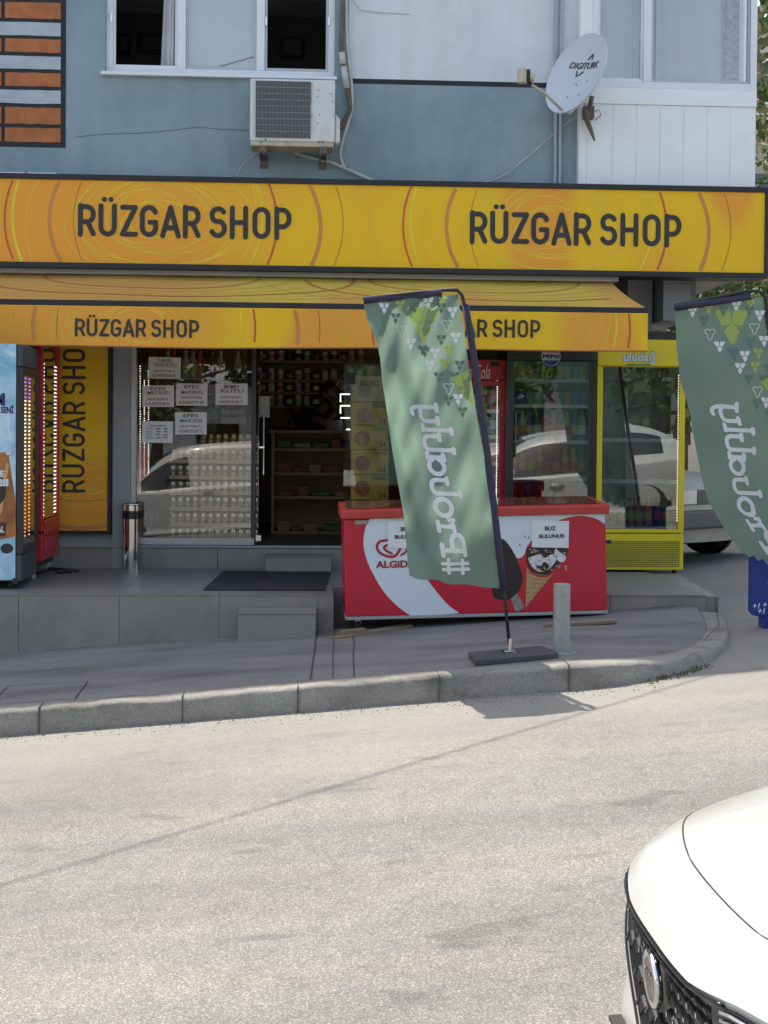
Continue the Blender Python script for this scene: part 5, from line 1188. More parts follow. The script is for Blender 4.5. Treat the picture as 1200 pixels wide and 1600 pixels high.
tag(q.build('tinsel_garland', ['can_gold', 'can_o']), 'gold and orange tinsel garland hanging in the top right of the doorway', 'garland', kind='thing')
# window display: trays of cans
wy = 12.52; tw = .262; tx0 = at(264, 750, wy).x; base_z = FL+.0
t0 = thing('can_tray', 'x', 'can tray', (0, 0, 0), group='trays of beer cans stacked in the shop window')
q = MB(); q.box(-.127, .127, -.005, .135, 0, .012); q.box(-.127, .127, -.005, -.002, 0, .034); q.build('tray', pm("tray_card", (.58, .47, .29), .7, var=.3, scale=9), t0)
q = MB(); q.lathe([(.001, 0), (.022, 0), (.030, .008), (.030, .040)], (0, 0, 0), 14); q.lathe([(.030, .040), (.0301, .072)], (0, 0, 0), 14, 1); q.lathe([(.0301, .072), (.030, .100), (.024, .113), (.022, .111), (.001, .111)], (0, 0, 0), 14); cz_ = None
cans = []
for j in range(2):
    for i in range(4):
        if cz_ is None: cz_ = q.build('can', [pm("beer_can", (.66, .58, .44), .25, metal=.7, var=.25, scale=30), pm('can_band', (.34, .24, .14), .35, var=.7, scale=45)], t0, smooth=True); o = cz_
        else: o = cz_.copy(); COL.objects.link(o); o.parent = t0
        o.location = (-.096+.064*i, .032+.064*j, .0125); cans.append(o)
gm = pm("gold_can", (.50, .36, .14), .25, metal=.7, var=.25, scale=30)
cz2 = cz_.data.copy(); cz2.materials[0] = gm
rowname = ['bottom', 'second', 'third', 'fourth', 'fifth', 'sixth', 'top']
first = True
for r_ in range(7):
    for c_ in range(3):
        if r_ == 6 and c_ == 0: continue
        lb = '%s tray of beer cans in the %s row of the window stack%s' % (('left', 'middle', 'right')[c_], rowname[r_], ' counted from below' if 0 < r_ < 6 else '')
        pos = (tx0+.13+c_*tw, wy, base_z+.003+r_*.139)
        if first: t0.location = pos; t0['label'] = lb; t = t0; first = False
        else: t = dup(t0, pos, None, lb)
        if r_ >= 5:
            for ch in t.children:
                if ch.name.startswith('can'): ch.data = cz2
# clear bottles on glass shelf and behind, plants
ws = thing('window_shelf', 'glass display shelf with bottles in the top of the shop window', 'shelf', (-.9, 12.9, 1.8))
for y_ in (591, 628):
    z = at(300, y_, 12.95).z; q = MB(); q.box(at(222, y_, 12.95).x, at(392, y_, 12.95).x, 12.85, 13.1, z-.012, z); q.build('glass_board', 'greyl', ws, world=True)
for i, x in enumerate((290, 301, 313, 262, 272, 332, 345, 372)):
    z = at(300, 591, 12.95).z; p = at(x, 600, 12.95); drink('bottle', ('bot_w', 'bot_w', 'can_r', 'bot_w', 'can_r', 'bot_g', 'bot_w', 'bot_w')[i], p.x, 12.97, z+.002, '%s bottle on the upper glass shelf of the shop window' % ('red' if i in (2, 4) else 'green' if i == 5 else 'clear'), 'bottles on the glass shelf of the shop window')
for i, x in enumerate((262, 275, 300, 306, 316)):
    z = at(300, 628, 12.95).z; p = at(x, 600, 12.95); drink('can', ('can_r', 'can_s', 'can_r', 'can_r', 'can_s')[i], p.x, 12.97, z+.002, '%s can on the lower glass shelf of the shop window' % ('red' if i in (0, 2, 3) else 'silver'), 'cans on the glass shelf of the shop window')
sb = boxes_shelf('wall_shelf', 'dim brown shelf holding dark bottles high behind the shop window', at(240, 560, 14.6).x, at(385, 560, 14.6).x, 14.6, 14.9, [at(300, 580, 14.6).z], 2.7, 'wood')
for i, x in enumerate((264, 269, 276, 283, 291, 300, 310, 318, 328)):
    p = at(x, 580, 14.7); drink('bottle', 'bot_d', p.x, 14.72, at(300, 580, 14.6).z+.003, 'dark bottle on the dim shelf high behind the shop window', 'dark bottles behind the shop window')
for i, (x0p, y0p, x1p, y1p) in enumerate(((344, 639, 358, 648), (359, 639, 372, 648), (373, 639, 386, 648), (344, 653, 358, 662), (359, 653, 372, 662), (373, 653, 386, 662))):
    a, b_, c, d_ = pbox(x0p, y0p, x1p, y1p, 12.7); q = MB(); q.box(a, b_-.004, 12.7, 12.82, c, d_); tag(q.build('grey_pack', pm("pack_grey%d" % i, (.22+.04*(i % 3), .22, .2), .5, var=.4, scale=30), bevel=.004), 'small grey pack on the can stack below the rightmost price sheet', 'pack', 'grey packs above the can stack')
def leafy(name, label, root, n, h, r_, mt, spiky=False, cat='plant'):
    t = thing(name, label, cat, root); q = MB()
    for i in range(n):
        a = rn.uniform(0, 6.28); L = h*rn.uniform(.5, 1); ln = rn.uniform(.1, 1)*r_
        if spiky:
            p0 = Vector((0, 0, 0)); tip = Vector((math.cos(a)*ln, math.sin(a)*ln*.6, L)); md = tip*.5+Vector((0, 0, .05)); s_ = Vector((-math.sin(a), math.cos(a), 0))*.009
            q.add([p0-s_, p0+s_, md+s_, md-s_, tip], [(0, 1, 2, 3), (3, 2, 4)])
        else:
            c = Vector((rn.gauss(0, r_*.4), rn.gauss(0, r_*.3), rn.uniform(0, h))); d1 = Vector((rn.gauss(0, 1), rn.gauss(0, 1), rn.gauss(0, 1))).normalized()*.03; d2 = d1.orthogonal().normalized()*.014
            q.add([c-d1, c+d2, c+d1, c-d2], [(0, 1, 2, 3)])
    q.build('leaves', mt, t); q = MB(); q.lathe([(.001, -.12), (.045, -.12), (.06, 0), (.05, 0), (.001, -.01)], (0, 0, 0), 14); q.build('pot', 'bark', t, smooth=False)
    return t
leafy('potted_plant', 'spiky green potted plant in the lower left corner of the shop window', tuple(at(228, 668, 12.75)), 46, .22, .2, 'leaf1', True)
leafy('potted_plant', 'bushy green plant on the can stack between two price sheets', tuple(at(330, 662, 12.72)), 150, .26, .09, 'leaf1')
leafy('potted_plant', 'small green plant with a red flower on the upper window shelf at right', tuple(at(371, 597, 12.9)), 50, .1, .06, 'leaf1')
# vertical led dot strips in the window
for px, y0p, y1p, lb in ((219, 572, 753, 'outermost left'), (225.5, 595, 745, 'second from left'), (232, 580, 745, 'right')):
    t = MB(); A_, B_ = at(px, y0p, 12.42), at(px, y1p, 12.42); n = 46
    for k in range(n): p = A_.lerp(B_, k/n); t.box(p.x-.004, p.x+.004, p.y, p.y+.003, p.z-.004, p.z+.004, 2 if (k > 32 and lb[0] != 'r') else 1 if k % 7 == 3 else 0)
    tag(t.build('led_dot_strip', ['led', 'ledo', 'ledo']), '%s dotted light strip hanging in the left edge of the shop window' % lb, 'light strip')
# dark pot stand left of cans
q = MB(); a, b_, c, d_ = pbox(214, 787, 233, 838, 12.45); q.lathe([(.001, 0), (.05, 0), (.065, d_-c), (.06, d_-c), (.001, d_-c-.01)], ((a+b_)/2, 12.5, FL+.001), 16); tag(q.build('black_bin', 'rubber', auto=40), 'black tapered waste bin inside the shop window behind the steel bin', 'waste bin')
# price sheets on the window
def sheet(lines, px, label, Y=YW+.003, col='ink'):
    a, b_, c, d_ = pbox(*px, Y); t = thing('price_sheet', label, 'price sheet', ((a+b_)/2, Y, c)); rz = rn.uniform(-.02, .02); t.rotation_euler = (0, rz, 0)
    q = MB(); q.grid(lambda u, v: Vector((a+(b_-a)*u, Y-.002-.004*math.sin(u*3.1)*v*v, c+(d_-c)*v)), 8, 6); q.build('sheet', 'paperin', t, world=True)
    H = d_-c; W = b_-a
    for s_, cx_, wf_, zt_, hf, mt in lines:
        o = text(s_, (a+W*(cx_-wf_/2), a+W*(cx_+wf_/2), d_-H*(zt_+hf), d_-H*zt_), Y-.0085, mt, t, bold=.005)
mg = M['magenta'] = pm("magenta_ink", (.20, .02, .06), .5)
def std(n1, n2, p1, p2): return [(n1, .5, .46, .07, .16, 'ink'), (n2, .52, .70, .27, .21 if 'İ' in n2 else .16, 'ink'), ('NAKİT:'+p1, .5, .66, .56, .13, 'magenta'), ('K.KART:'+p2, .5, .76, .79, .13, 'magenta')]
sheet(std('TUBORG', 'GOLD KUTU', '72.00 TL', '75.00 TL'), (232, 558, 282, 592), 'topmost price sheet on the shop window, its heading ending GOLD KUTU')
sheet(std('EFES', 'MALT KUTU', '65.00 TL', '67.50 TL'), (223, 602, 272, 636), 'leftmost price sheet of the middle row on the window, reading MALT KUTU')
sheet(std('EFES', 'MAVİ KUTU', '70.00', '72.50'), (275, 599, 324, 634), 'price sheet reading MAVİ KUTU in the middle of the window row')
sheet(std('BREMEN', 'KUTU', '60.00 TL', '63.00 TL'), (337, 599, 387, 633), 'rightmost price sheet on the shop window, alone next to the doorway')
sheet(std('EFES', 'MAVİ ŞİŞE', '70.00 TL', '72.50 TL'), (274, 644, 323, 679), 'price sheet reading MAVİ ŞİŞE, lowest in the middle of the window')
sheet([("BALLANTINE'S", .5, .5, .17, .08, 'ink')]+[(s_, .48, .7, .3+.14*i, .08, 'ink') for i, s_ in enumerate(('35 CL    860    900', '50 CL    900    950', '70 CL   1450   1500', '100 CL  1900  1950'))], (222, 658, 270, 692), 'small price table sheet at the lower left of the shop window')
# yellow beer cartons behind the right pane
cy0 = 12.45
for i, (yt_, yb2) in enumerate(((587, 628), (628.5, 664), (664.5, 702), (702.5, 741), (741.5, 781))):
    a, b_, c, d_ = pbox(549, yt_, 607, yb2, cy0); nm = ['topmost', 'second', 'middle', 'fourth', 'lowest'][i]
    t = thing('beer_carton', '%s yellow beer carton in the stack behind the banner, counted from the top' % nm if i in (1, 2, 3) else '%s yellow beer carton in the stack behind the banner' % nm, 'carton', ((a+b_)/2, cy0, c), group='yellow beer cartons stacked inside the right pane')
    q = MB(); q.box(a, b_, cy0, cy0+.28, c+.001, d_-.001); q.build('carton', pm("carton_yellow%d" % i, (.52, .36, .04) if i else (.50, .42, .22), .5, var=.2), t, bevel=.003, world=True)
    cc = at(566 if i > 1 else 570, (yt_+yb2)/2+2, cy0); q = MB(); rr = .062
    q.poly([(cc.x+rr*(1+.06*(k % 2))*math.cos(k*.262), cy0-.002, cc.z+rr*(1+.06*(k % 2))*math.sin(k*.262)) for k in range(24)][::-1], 0)
    q.poly([(cc.x+rr*.78*math.cos(k*.262), cy0-.003, cc.z+rr*.78*math.sin(k*.262)) for k in range(24)][::-1], 1); q.poly([(cc.x+rr*.68*math.cos(k*.262), cy0-.004, cc.z+rr*.68*math.sin(k*.262)) for k in range(24)][::-1], 0)
    for k in (-1, 0, 1): q.box(cc.x-.028, cc.x+.028, cy0-.0055, cy0-.0045, cc.z+k*.02-.004, cc.z+k*.02+.004, 1)
    sealm = 'seal_red' if i > 1 else 'seal_purple'
    if sealm not in M: M[sealm] = pm(sealm, (.30, .03, .03) if i > 1 else (.30, .16, .24), .5)
    q.build('round_seal', [sealm, 'can_gold'], t, world=True)
    bxp = (551, 594, 592, 604) if i == 0 else (582, yt_+3, 604, yt_+9); text('TUBORG', tuple(pbox(*bxp, cy0)), cy0-.003, 'ink', t, bold=.02)
    if i: text('EFF' if False else '24', tuple(pbox(592, yb2-11, 603, yb2-3, cy0)), cy0-.003, 'ink', t, bold=.02)
q = MB(); a, b_, c, d_ = pbox(547, 782, 640, 800, cy0); q.box(a-.02, b_, cy0-.02, cy0+.3, FL-.002, d_); tag(q.build('low_plinth', 'wood', bevel=.004), 'low wooden plinth carrying the stack of yellow beer cartons', 'plinth')

# ================================================================ PERSON behind the counter
py_ = 14.62; F0 = FL
hd_ = at(514, 620, py_)
def skin_body(name, joints, edges, mat, parent=None, sub=2, root=0):
    me = bpy.data.meshes.new(name); me.from_pydata([j[0] for j in joints], edges, []); o = bpy.data.objects.new(name, me); COL.objects.link(o); o.parent = parent
    sk = o.modifiers.new('skin', 'SKIN'); me.skin_vertices[0].data[root].use_root = True
    for v, j in zip(me.skin_vertices[0].data, joints): v.radius = (j[1], j[2] if len(j) > 2 else j[1])
    sk.use_smooth_shade = True; o.modifiers.new('s', 'SUBSURF').render_levels = sub
    o.modifiers['s'].levels = sub; me.materials.append(M[mat] if isinstance(mat, str) else mat); return o
pr_ = thing('person', 'man in a black T-shirt leaning on the counter with his chin on his hand', 'person', (hd_.x-.2, py_, F0))
def L(x, y, z): return (hd_.x-pr_.location.x+x, y, hd_.z-F0+z)
ct_z = ctop-hd_.z
hipz = .95-(hd_.z-F0)
J = [(L(-.30, .12, hipz), .15, .12), (L(-.27, .08, hipz+.2), .15, .12), (L(-.19, .02, -.33), .17, .13), (L(-.09, -.03, -.19), .13, .10), (L(-.045, -.03, -.12), .055), (L(-.01, -.04, -.06), .055),
     (L(-.20, -.13, -.22), .065), (L(-.02, -.25, ct_z+.06), .045), (L(.06, -.27, ct_z+.17), .032), (L(.065, -.20, -.13), .026),
     (L(-.12, .16, -.22), .065), (L(-.02, .05, ct_z+.07), .045), (L(.10, -.12, ct_z+.04), .032),
     (L(-.36, .0, hipz-.05), .09), (L(-.34, -.02, hipz-.48), .065), (L(-.36, 0, -hd_.z+F0+.08), .045), (L(-.27, .2, hipz-.05), .09), (L(-.27, .2, hipz-.48), .065), (L(-.30, .22, -hd_.z+F0+.08), .045)]
E_ = [(0, 1), (1, 2), (2, 3), (3, 4), (4, 5), (3, 6), (6, 7), (7, 8), (8, 9), (3, 10), (10, 11), (11, 12), (0, 13), (13, 14), (14, 15), (0, 16), (16, 17), (17, 18)]
skin_body('body', J, E_, 'skin', pr_)
Js = [(j[0], *(r*1.09+.008 for r in j[1:])) for j in J]
sh_j = [Js[0], Js[1], Js[2], Js[3], Js[6], (tuple(Vector(J[6][0]).lerp(Vector(J[7][0]), .6)), .062), Js[10], (tuple(Vector(J[10][0]).lerp(Vector(J[11][0]), .6)), .062)]
skin_body('t_shirt', sh_j, [(0, 1), (1, 2), (2, 3), (3, 4), (4, 5), (3, 6), (6, 7)], 'shirt', pr_)
tr_j = [(J[0][0], .165, .14), (J[13][0], .105), (J[14][0], .08), (J[15][0], .065), (J[16][0], .105), (J[17][0], .08), (J[18][0], .065)]
skin_body('trousers', tr_j, [(0, 1), (1, 2), (2, 3), (0, 4), (4, 5), (5, 6)], 'shirt', pr_)
# head with face, turned right and slightly down
def headpt(u, v):
    th = u*2*math.pi; ph = v*math.pi; x = math.cos(th)*math.sin(ph); y = math.sin(th)*math.sin(ph); z = math.cos(ph)
    rx, ry, rz = .098, .078, .118
    p = Vector((x*rx, y*ry, z*rz))
    if z < 0: p.x *= 1-.22*(-z)*(1 if x < 0 else .3); p.y *= 1-.35*(-z)
    f = max(0, x)
    if x > .75: p.x += .022*math.exp(-((z+.15)/.16)**2-(y/.16)**2)          # nose
    p.x -= .012*f*math.exp(-((z-.12)/.12)**2-((abs(y)-.38)/.2)**2)            # eye sockets
    p.x += .010*f*math.exp(-((z-.32)/.12)**2)+.010*f*math.exp(-((z+.82)/.15)**2)+.006*f*math.exp(-((z+.5)/.1)**2-(y/.3)**2)
    return p
Hm = Matrix.Rotation(R(-35), 3, 'Z') @ Matrix.Rotation(R(14), 3, 'Y')
hc = Vector(L(0, -.04, .03))
q = MB(); q.grid(lambda u, v: hc+Hm @ headpt(u, v*.998+.001), 40, 30); q.build('head', 'skin', pr_, smooth=True)
def hairpt(u, v):
    p = headpt(u, v*.62); x = math.cos(u*6.283); lim = .30 if x > .35 else (.5 if x > -.1 else .62)
    v2 = min(v*.62, lim+.04*math.sin(u*40)); p = headpt(u, max(v2, .001)); return hc+Hm @ (p*1.075+Vector((-.004, 0, .004)))
q = MB(); q.grid(hairpt, 48, 16); q.build('hair', 'hair', pr_, smooth=True)
q = MB(); q.grid(lambda u, v: hc+Hm @ (lambda p: p*1.02)(headpt((u-.5)*.56 % 1, .60+.34*v)), 24, 8); q.build('beard', 'hair', pr_, smooth=True)
for s_ in (-1, 1):
    q = MB(); q.grid(lambda u, v, s_=s_: hc+Hm @ Vector((-.008+.018*math.cos(u*6.283)*v, s_*(.079+.008*v), .0+.030*math.sin(u*6.283)*v)), 12, 3); q.build('ear', 'skin', pr_, smooth=True)
    q = MB(); q.lathe([(.001, -.009), (.006, -.007), (.0095, 0), (.006, .007), (.001, .009)], (0, 0, 0), 10); o = q.build('eye', 'paperin', pr_, smooth=True); o.location = hc+Hm @ Vector((.083, s_*.031, .012))
# hands: palm and five fingers each
def hand(base, d, up, side, par):
    d = d.normalized(); up = (up-d*up.dot(d)).normalized(); sd_ = d.cross(up)*side
    js = [(base, .022), (base+d*.05, .028, .016), (base+d*.085, .03, .014)]; ed = [(0, 1), (1, 2)]
    for k in range(4):
        o_ = base+d*.085+sd_*(-.027+.018*k); ln = (.068, .078, .072, .056)[k]; n0 = len(js)
        js += [(o_, .0088), (o_+d*ln*.45+up*.012, .008), (o_+d*ln*.75+up*.03, .007), (o_+d*ln*.85+up*.05, .006)]; ed += [(2, n0), (n0, n0+1), (n0+1, n0+2), (n0+2, n0+3)]
    n0 = len(js); o_ = base+d*.03-sd_*.028; js += [(o_, .010), (o_+d*.03-sd_*.02+up*.01, .009), (o_+d*.055-sd_*.02+up*.025, .0075)]; ed += [(1, n0), (n0, n0+1), (n0+1, n0+2)]
    skin_body('hand', [(tuple(j[0]), *j[1:]) for j in js], ed, 'skin', par, 1)
hand(Vector(L(.065, -.20, -.125)), Vector((-.3, .3, 1)), Vector((-.5, .6, .2)), 1, pr_)
hand(Vector(L(.10, -.12, ct_z+.04)), Vector((1, -.5, -.15)), Vector((0, 0, -.4)), -1, pr_)

# ================================================================ VEHICLES
def cr(a, b_, c, d, t): return .5*((2*b_)+(c-a)*t+(2*a-5*b_+4*c-d)*t*t+(3*b_-a-3*c+d)*t**3)
class Body:
    """stations: (x, roof half width, top z, belt half width, belt z, side half width)"""
    def __init__(s, st, bend=.3, bw=.87, fade=1.3, sill=.2, crown=.012, mid=.55, lift=0):
        s.lift = lift; s.st = st; s.bend = bend; s.bw = bw; s.fd = fade; s.sill = sill; s.crown = crown; s.mid = mid
    def sec(s, k):
        x, rw, zt, bw, zb, w = s.st[k]; m_ = s.mid
        return [(x, 0, zt), (x, rw*.5, zt-s.crown*.4), (x, rw, zt-s.crown*2), (x, bw, zb), (x, w, zb-.07), (x, w+.004, min(m_, zb-.1)), (x, w-.012, .33), (x, w-.05, s.sill), (x, 0, s.sill)]
    def ev(s, a, b_, side=1):
        """a station parameter, b section parameter"""
        n = len(s.st)-1; a = cl(a, 0, n-1e-6); i = int(a); t = a-i; rows_ = [s.sec(cl(i+k, 0, n)) for k in (-1, 0, 1, 2)]
        b_ = cl(b_, 0, 8-1e-6); j = int(b_); u = b_-j; P = []
        for r_ in rows_:
            q_ = []
            for k in (-1, 0, 1, 2):
                jj = j+k
                if jj < 0: v = (r_[1][0], -r_[1][1], r_[1][2])
                else: v = r_[min(jj, 8)]
                q_.append(Vector(v))
            P.append(cr(*q_, u))
        lin = P[1].lerp(P[2], t); c = cr(*P, t); p = c
        y = p.y; c.z += s.lift*cl((y-.28)/.2, 0, 1)*cl((.86-y)/.12, 0, 1)*cl(1-p.x/.5, 0, 1)*(1 if b_ < 4 else 0); be = s.bend*(min(abs(y), 1.0)/s.bw)**3*cl(1-p.x/s.fd, 0, 1)**1.2
        return Vector((p.x+be, y*side, p.z))
    def build(s, root, paint, glassf, na=6, nb=4):
        q = MB(); n = len(s.st)-1
        for side in (1, -1):
            q.grid(lambda u, v: s.ev(u*n, v*8, side), n*na, 8*nb, lambda u, v: 1 if glassf(u*n, v*8) else (2 if v*8 > 7 else 0))
        return q.build('body', [paint, 'carglass', 'darkplas'], root, smooth=True)
def wheel(root, x, y, r_=.31, w_=.2, name='wheel', rim='galv'):
    s_ = 1 if y > 0 else -1
    q = MB(); q.lathe([(r_*.62, -.02), (r_*.66, .0), (r_*.9, .012), (r_, -.01), (r_, -w_), (r_*.6, -w_)], (0, 0, 0), 32, axis='Y')
    if s_ < 0: q.v = [Vector((v.x, -v.y, v.z)) for v in q.v]
    o = q.build(name, 'rubber', root, smooth=True); o.location = (x, y, r_)
    q = MB(); q.lathe([(.001, -.0), (.06, .0), (.06, -.02), (r_*.55, -.045), (r_*.64, -.01)], (0, 0, 0), 32, axis='Y')
    for k in range(5):
        a = k*1.2566; c, d = math.cos(a), math.sin(a); e = Vector((-d, 0, c))*.028; q.prism([Vector((c*.05, -.002, d*.05))-e, Vector((c*.05, -.002, d*.05))+e, Vector((c*r_*.6, -.002, d*r_*.6))+e*.7, Vector((c*r_*.6, -.002, d*r_*.6))-e*.7], (0, -.02, 0))
    if s_ < 0: q.v = [Vector((v.x, -v.y, v.z)) for v in q.v]
    q.build('rim', rim, o, auto=30)
    q = MB(); q.lathe([(.001, .0), (r_*1.13, .0), (r_*1.13, -.05)], (0, 0, 0), 32, axis='Y')
    if s_ < 0: q.v = [Vector((v.x, -v.y, v.z)) for v in q.v]
    q.v = [v for v in q.v]; a = q.build('wheel_arch', 'black', root, smooth=False); a.location = (x, y-s_*.004, r_+.01)
# ---- white hatchback, nose towards the lower right corner of the picture
ST = [(0, .55, .735, .79, .70, .80), (.05, .60, .775, .80, .735, .815), (.16, .64, .822, .82, .782, .84), (.42, .66, .88, .852, .85, .87), (.8, .68, .925, .87, .90, .89), (1.12, .68, .95, .86, .90, .895), (1.5, .60, 1.20, .86, .925, .895),
      (1.95, .53, 1.42, .855, .94, .895), (2.4, .55, 1.48, .855, .95, .895), (3.0, .55, 1.475, .85, .96, .895), (3.55, .52, 1.42, .83, .98, .89), (4.0, .50, 1.24, .80, 1.0, .88), (4.28, .56, .98, .76, .9, .85), (4.37, .58, .6, .74, .55, .8)]
car = thing('parked_car', 'white parked hatchback whose nose and black honeycomb grille fill the lower right corner', 'car', (.8595, 3.1505, -.4146)); car.rotation_euler = (-.0161, -.0737, -.015)
cb = Body(ST, .34, .87, 1.2, crown=.006, lift=.03)
def gf_(a, b_): return (5.0 < a < 7.0 and b_ < 1.9) or (5.6 < a < 9.6 and 2.15 < b_ < 2.95 and not 7.95 < a < 8.05) or (9.5 < a < 10.5 and 2.2 < b_ < 2.85) or (10.0 < a < 11.3 and b_ < 1.7)
cbo = cb.build(car, 'carpaint', gf_, 8, 5)
def zlow(y): return .485+.36*abs(y)
def fasc(y, z, o=0):
    k = (1-min(1, abs(y)/.80)**4); t = (.735-z); pr = .028*cl((z-zlow(y))/.05, 0, 1)*cl(t/.06, 0, 1)-.040*math.exp(-((z-.42)/.10)**2)
    be = .34*(abs(y)/.87)**3; return Vector((be+pr*k-o, y, z))
def top0(y):
    lo, hi = 0., 3.; 
    for _ in range(22):
        m_ = (lo+hi)/2
        if cb.ev(0, m_).y < abs(y): lo = m_
        else: hi = m_
    return cb.ev(0, lo).z
q = MB(); NY_ = 64; NZ_ = 30
def fgrid(u, v):
    y = -.797+1.594*u; zt = top0(y); return fasc(y, zt+(.2-zt)*v)
def ing(y, z): return .455 < z < .705-.04*abs(y) and abs(y) < .56+.1*(z-.455)
q.grid(fgrid, NY_, NZ_, 0); 
q.build('bumper', 'carpaint', car, smooth=True)
# black grille surround set on the bumper, mesh of staggered bars, chrome-tipped
q = MB()
def gy(u, v): y = (u*2-1)*.56; zt = top0(y)-.012; return y, zt+(min(zlow(y), zt-.002)-zt)*v
q.grid(lambda u, v: fasc(*gy(u, v), .006), 80, 14); q.build('grille_back', 'blackgloss', car, smooth=True)
def fr_(y, z, o): return fasc(y, z, o)
bars = MB(); tips = MB()
for r_ in range(6):
    z = .700-.040*r_; n = 11
    for c_ in range(-n, n+1):
        y = (c_+(.5 if r_ % 2 else 0))*.054
        if z < zlow(y)+.012 or abs(y) > .47 or z > top0(y)-.02 or abs(y) < .072 and .55 < z < .7: continue
        a0_, a1_ = y-.021, y+.021
        P = [fr_(a0_, z-.014, .003), fr_(a1_, z-.001, .003), fr_(a1_, z+.014, .003), fr_(a0_, z+.001, .003)]
        d = [p+Vector((-.011, 0, -.002)) for p in P]
        bars.add(P+d, [(3, 2, 1, 0), (4, 5, 6, 7), (0, 1, 5, 4), (1, 2, 6, 5), (2, 3, 7, 6), (3, 0, 4, 7)])
        t_ = [fr_(a1_-.008, z-.006, .0145), fr_(a1_, z-.004, .0145), fr_(a1_, z+.008, .0145), fr_(a1_-.008, z+.006, .0145)]; tips.add(t_+[p+Vector((-.003, 0, 0)) for p in t_], [(4, 5, 6, 7), (0, 1, 5, 4), (1, 2, 6, 5), (2, 3, 7, 6), (3, 0, 4, 7)])
gr_ = tag(bars.build('grille', pm('grille_black', (.016, .016, .018), .5, spec=.25), car, bevel=.002), kind='stuff'); tag(tips.build('chrome_tips', 'chrome', gr_), kind='stuff')
q = MB(); q.tube([fasc(y/50, zlow(y/50)-.004, .006) for y in range(-28, 29, 1)], .010, 6); q.build('grille_trim', 'blackgloss', car, smooth=True)
q = MB(); q.tube([fasc(y/50, top0(y/50)-.008, .006) for y in range(-22, 23)], .004, 6); q.build('upper_trim', 'blackgloss', car, smooth=True)
ec = fasc(.0, .637, .022)
em = MB(); em.lathe([(.001, 0), (.060, 0), (.066, .006), (.066, .016), (.056, .02), (.052, .014), (.001, .014)], (0, 0, 0), 40, axis='X'); em.v = [Vector((-v.x, v.y, v.z))+ec for v in em.v]; eo = em.build('emblem', 'chrome', car, smooth=True)
q = MB(); q.v = []; q.lathe([(.001, .0), (.050, .0)], (0, 0, 0), 32, axis='X'); q.v = [Vector((-.0165, v.y, v.z))+ec for v in q.v]; q.build('badge_face', pm("badge_red", (.16, .07, .07), .2, metal=.5), eo)
q = MB()
for k, yy in enumerate((.034, .014, -.010, -.032)):
    for sg_ in ((0,) if k in (1,) else (-1, 1)): q.box(ec.x-.0195, ec.x-.0165, ec.y+yy+.005*sg_-.002, ec.y+yy+.005*sg_+.002, ec.z-.018, ec.z+.018)
    if k != 1: q.box(ec.x-.0193, ec.x-.0166, ec.y+yy-.007, ec.y+yy+.007, ec.z+.013, ec.z+.018)
q.build('badge_letters', 'chrome', eo)
q = MB(); q.prism([(-.050, -.26, .33), (-.050, .26, .33), (-.045, .26, .44), (-.045, -.26, .44)], (-.012, 0, 0)); po = q.build('number_plate', 'whitevinyl', car, bevel=.004)
q = MB(); q.box(-.066, -.03, -.275, .275, .315, .328); q.box(-.062, -.03, -.275, .275, .442, .452); q.build('plate_frame', 'black', po)
for s_ in (1, -1):
    q = MB(); q.grid(lambda u, v, s_=s_: (lambda y: (lambda zt: Vector((.34*(y/.87)**3-.004-.004*math.sin(v*3.1), y*s_, zt-.012-(.055+.02*u)*v)))(top0(y)))(.40+.395*u), 20, 8)
    hl = q.build('headlight', 'carglass', car, smooth=True)
    q = MB()
    for k in range(3):
        q.tube([(lambda y: Vector((.34*(y/.87)**3-.012, y*s_, top0(y)-.022-.016*k)))(.44+.035*i) for i in range(10)], .004, 6)
    q.build('lamp_reflector', 'lamp', hl, smooth=True)
# shut lines of the bonnet, pressed into view as thin dark gaps
def hoodpt(x, y, o):
    lo, hi = 0., 5.2
    # find station parameter and section parameter for this plan position
    a = 2.; b_ = 1.
    for _ in range(30):
        p = cb.ev(a, b_, 1); a += cl((x-p.x)*3, -.5, .5); b_ += cl((abs(y)-p.y)*3, -.5, .5); a = cl(a, 0, 6); b_ = cl(b_, 0, 3.4)
    p = cb.ev(a, b_, 1); return Vector((p.x, math.copysign(p.y, y), p.z+o))
SL = []
for i in range(-34, 35):
    y = i/34*.80; x = .155+.02*(abs(y)/.5)**2+.30*(abs(y)/.87)**3*.55
    SL.append((x, y))
ext = [(.335, .822), (.42, .835), (.6, .845), (.85, .85), (1.05, .85)]
full = [(x, -y) for x, y in ext[::-1]]+SL+ext
q = MB(); q.tube([hoodpt(x, y, -.0004) for x, y in full], .0024, 6); q.build('bonnet_gap', 'black', car, smooth=True)
for s_ in (1, -1):
    q = MB(); q.tube([hoodpt(.22+.06*i, s_*(.46+.012*i), -.006) for i in range(14)], [.003]+[.0095]*12+[.004], 8); q.build('bonnet_crease', 'carpaint', car, smooth=True)
    for xx in (.84, 3.48): wheel(car, xx, s_*.885, .33)
    q = MB(); q.grid(lambda u, v, s_=s_: Vector((1.62+.11*math.cos(u*6.283)*math.sin(v*3.1416)*.8, s_*(.99+.10*math.sin(u*6.283)*math.sin(v*3.1416)), 1.02+.075*math.cos(v*3.1416))), 20, 12); q.build('wing_mirror', 'carpaint', car, smooth=True)
    for xx in (2.28, 3.15):
        q = MB(); q.tube([(xx-.1, s_*.905, .80), (xx-.05, s_*.925, .805), (xx+.05, s_*.925, .807), (xx+.1, s_*.905, .81)], .014, 8); q.build('door_handle', 'chrome', car, smooth=True)
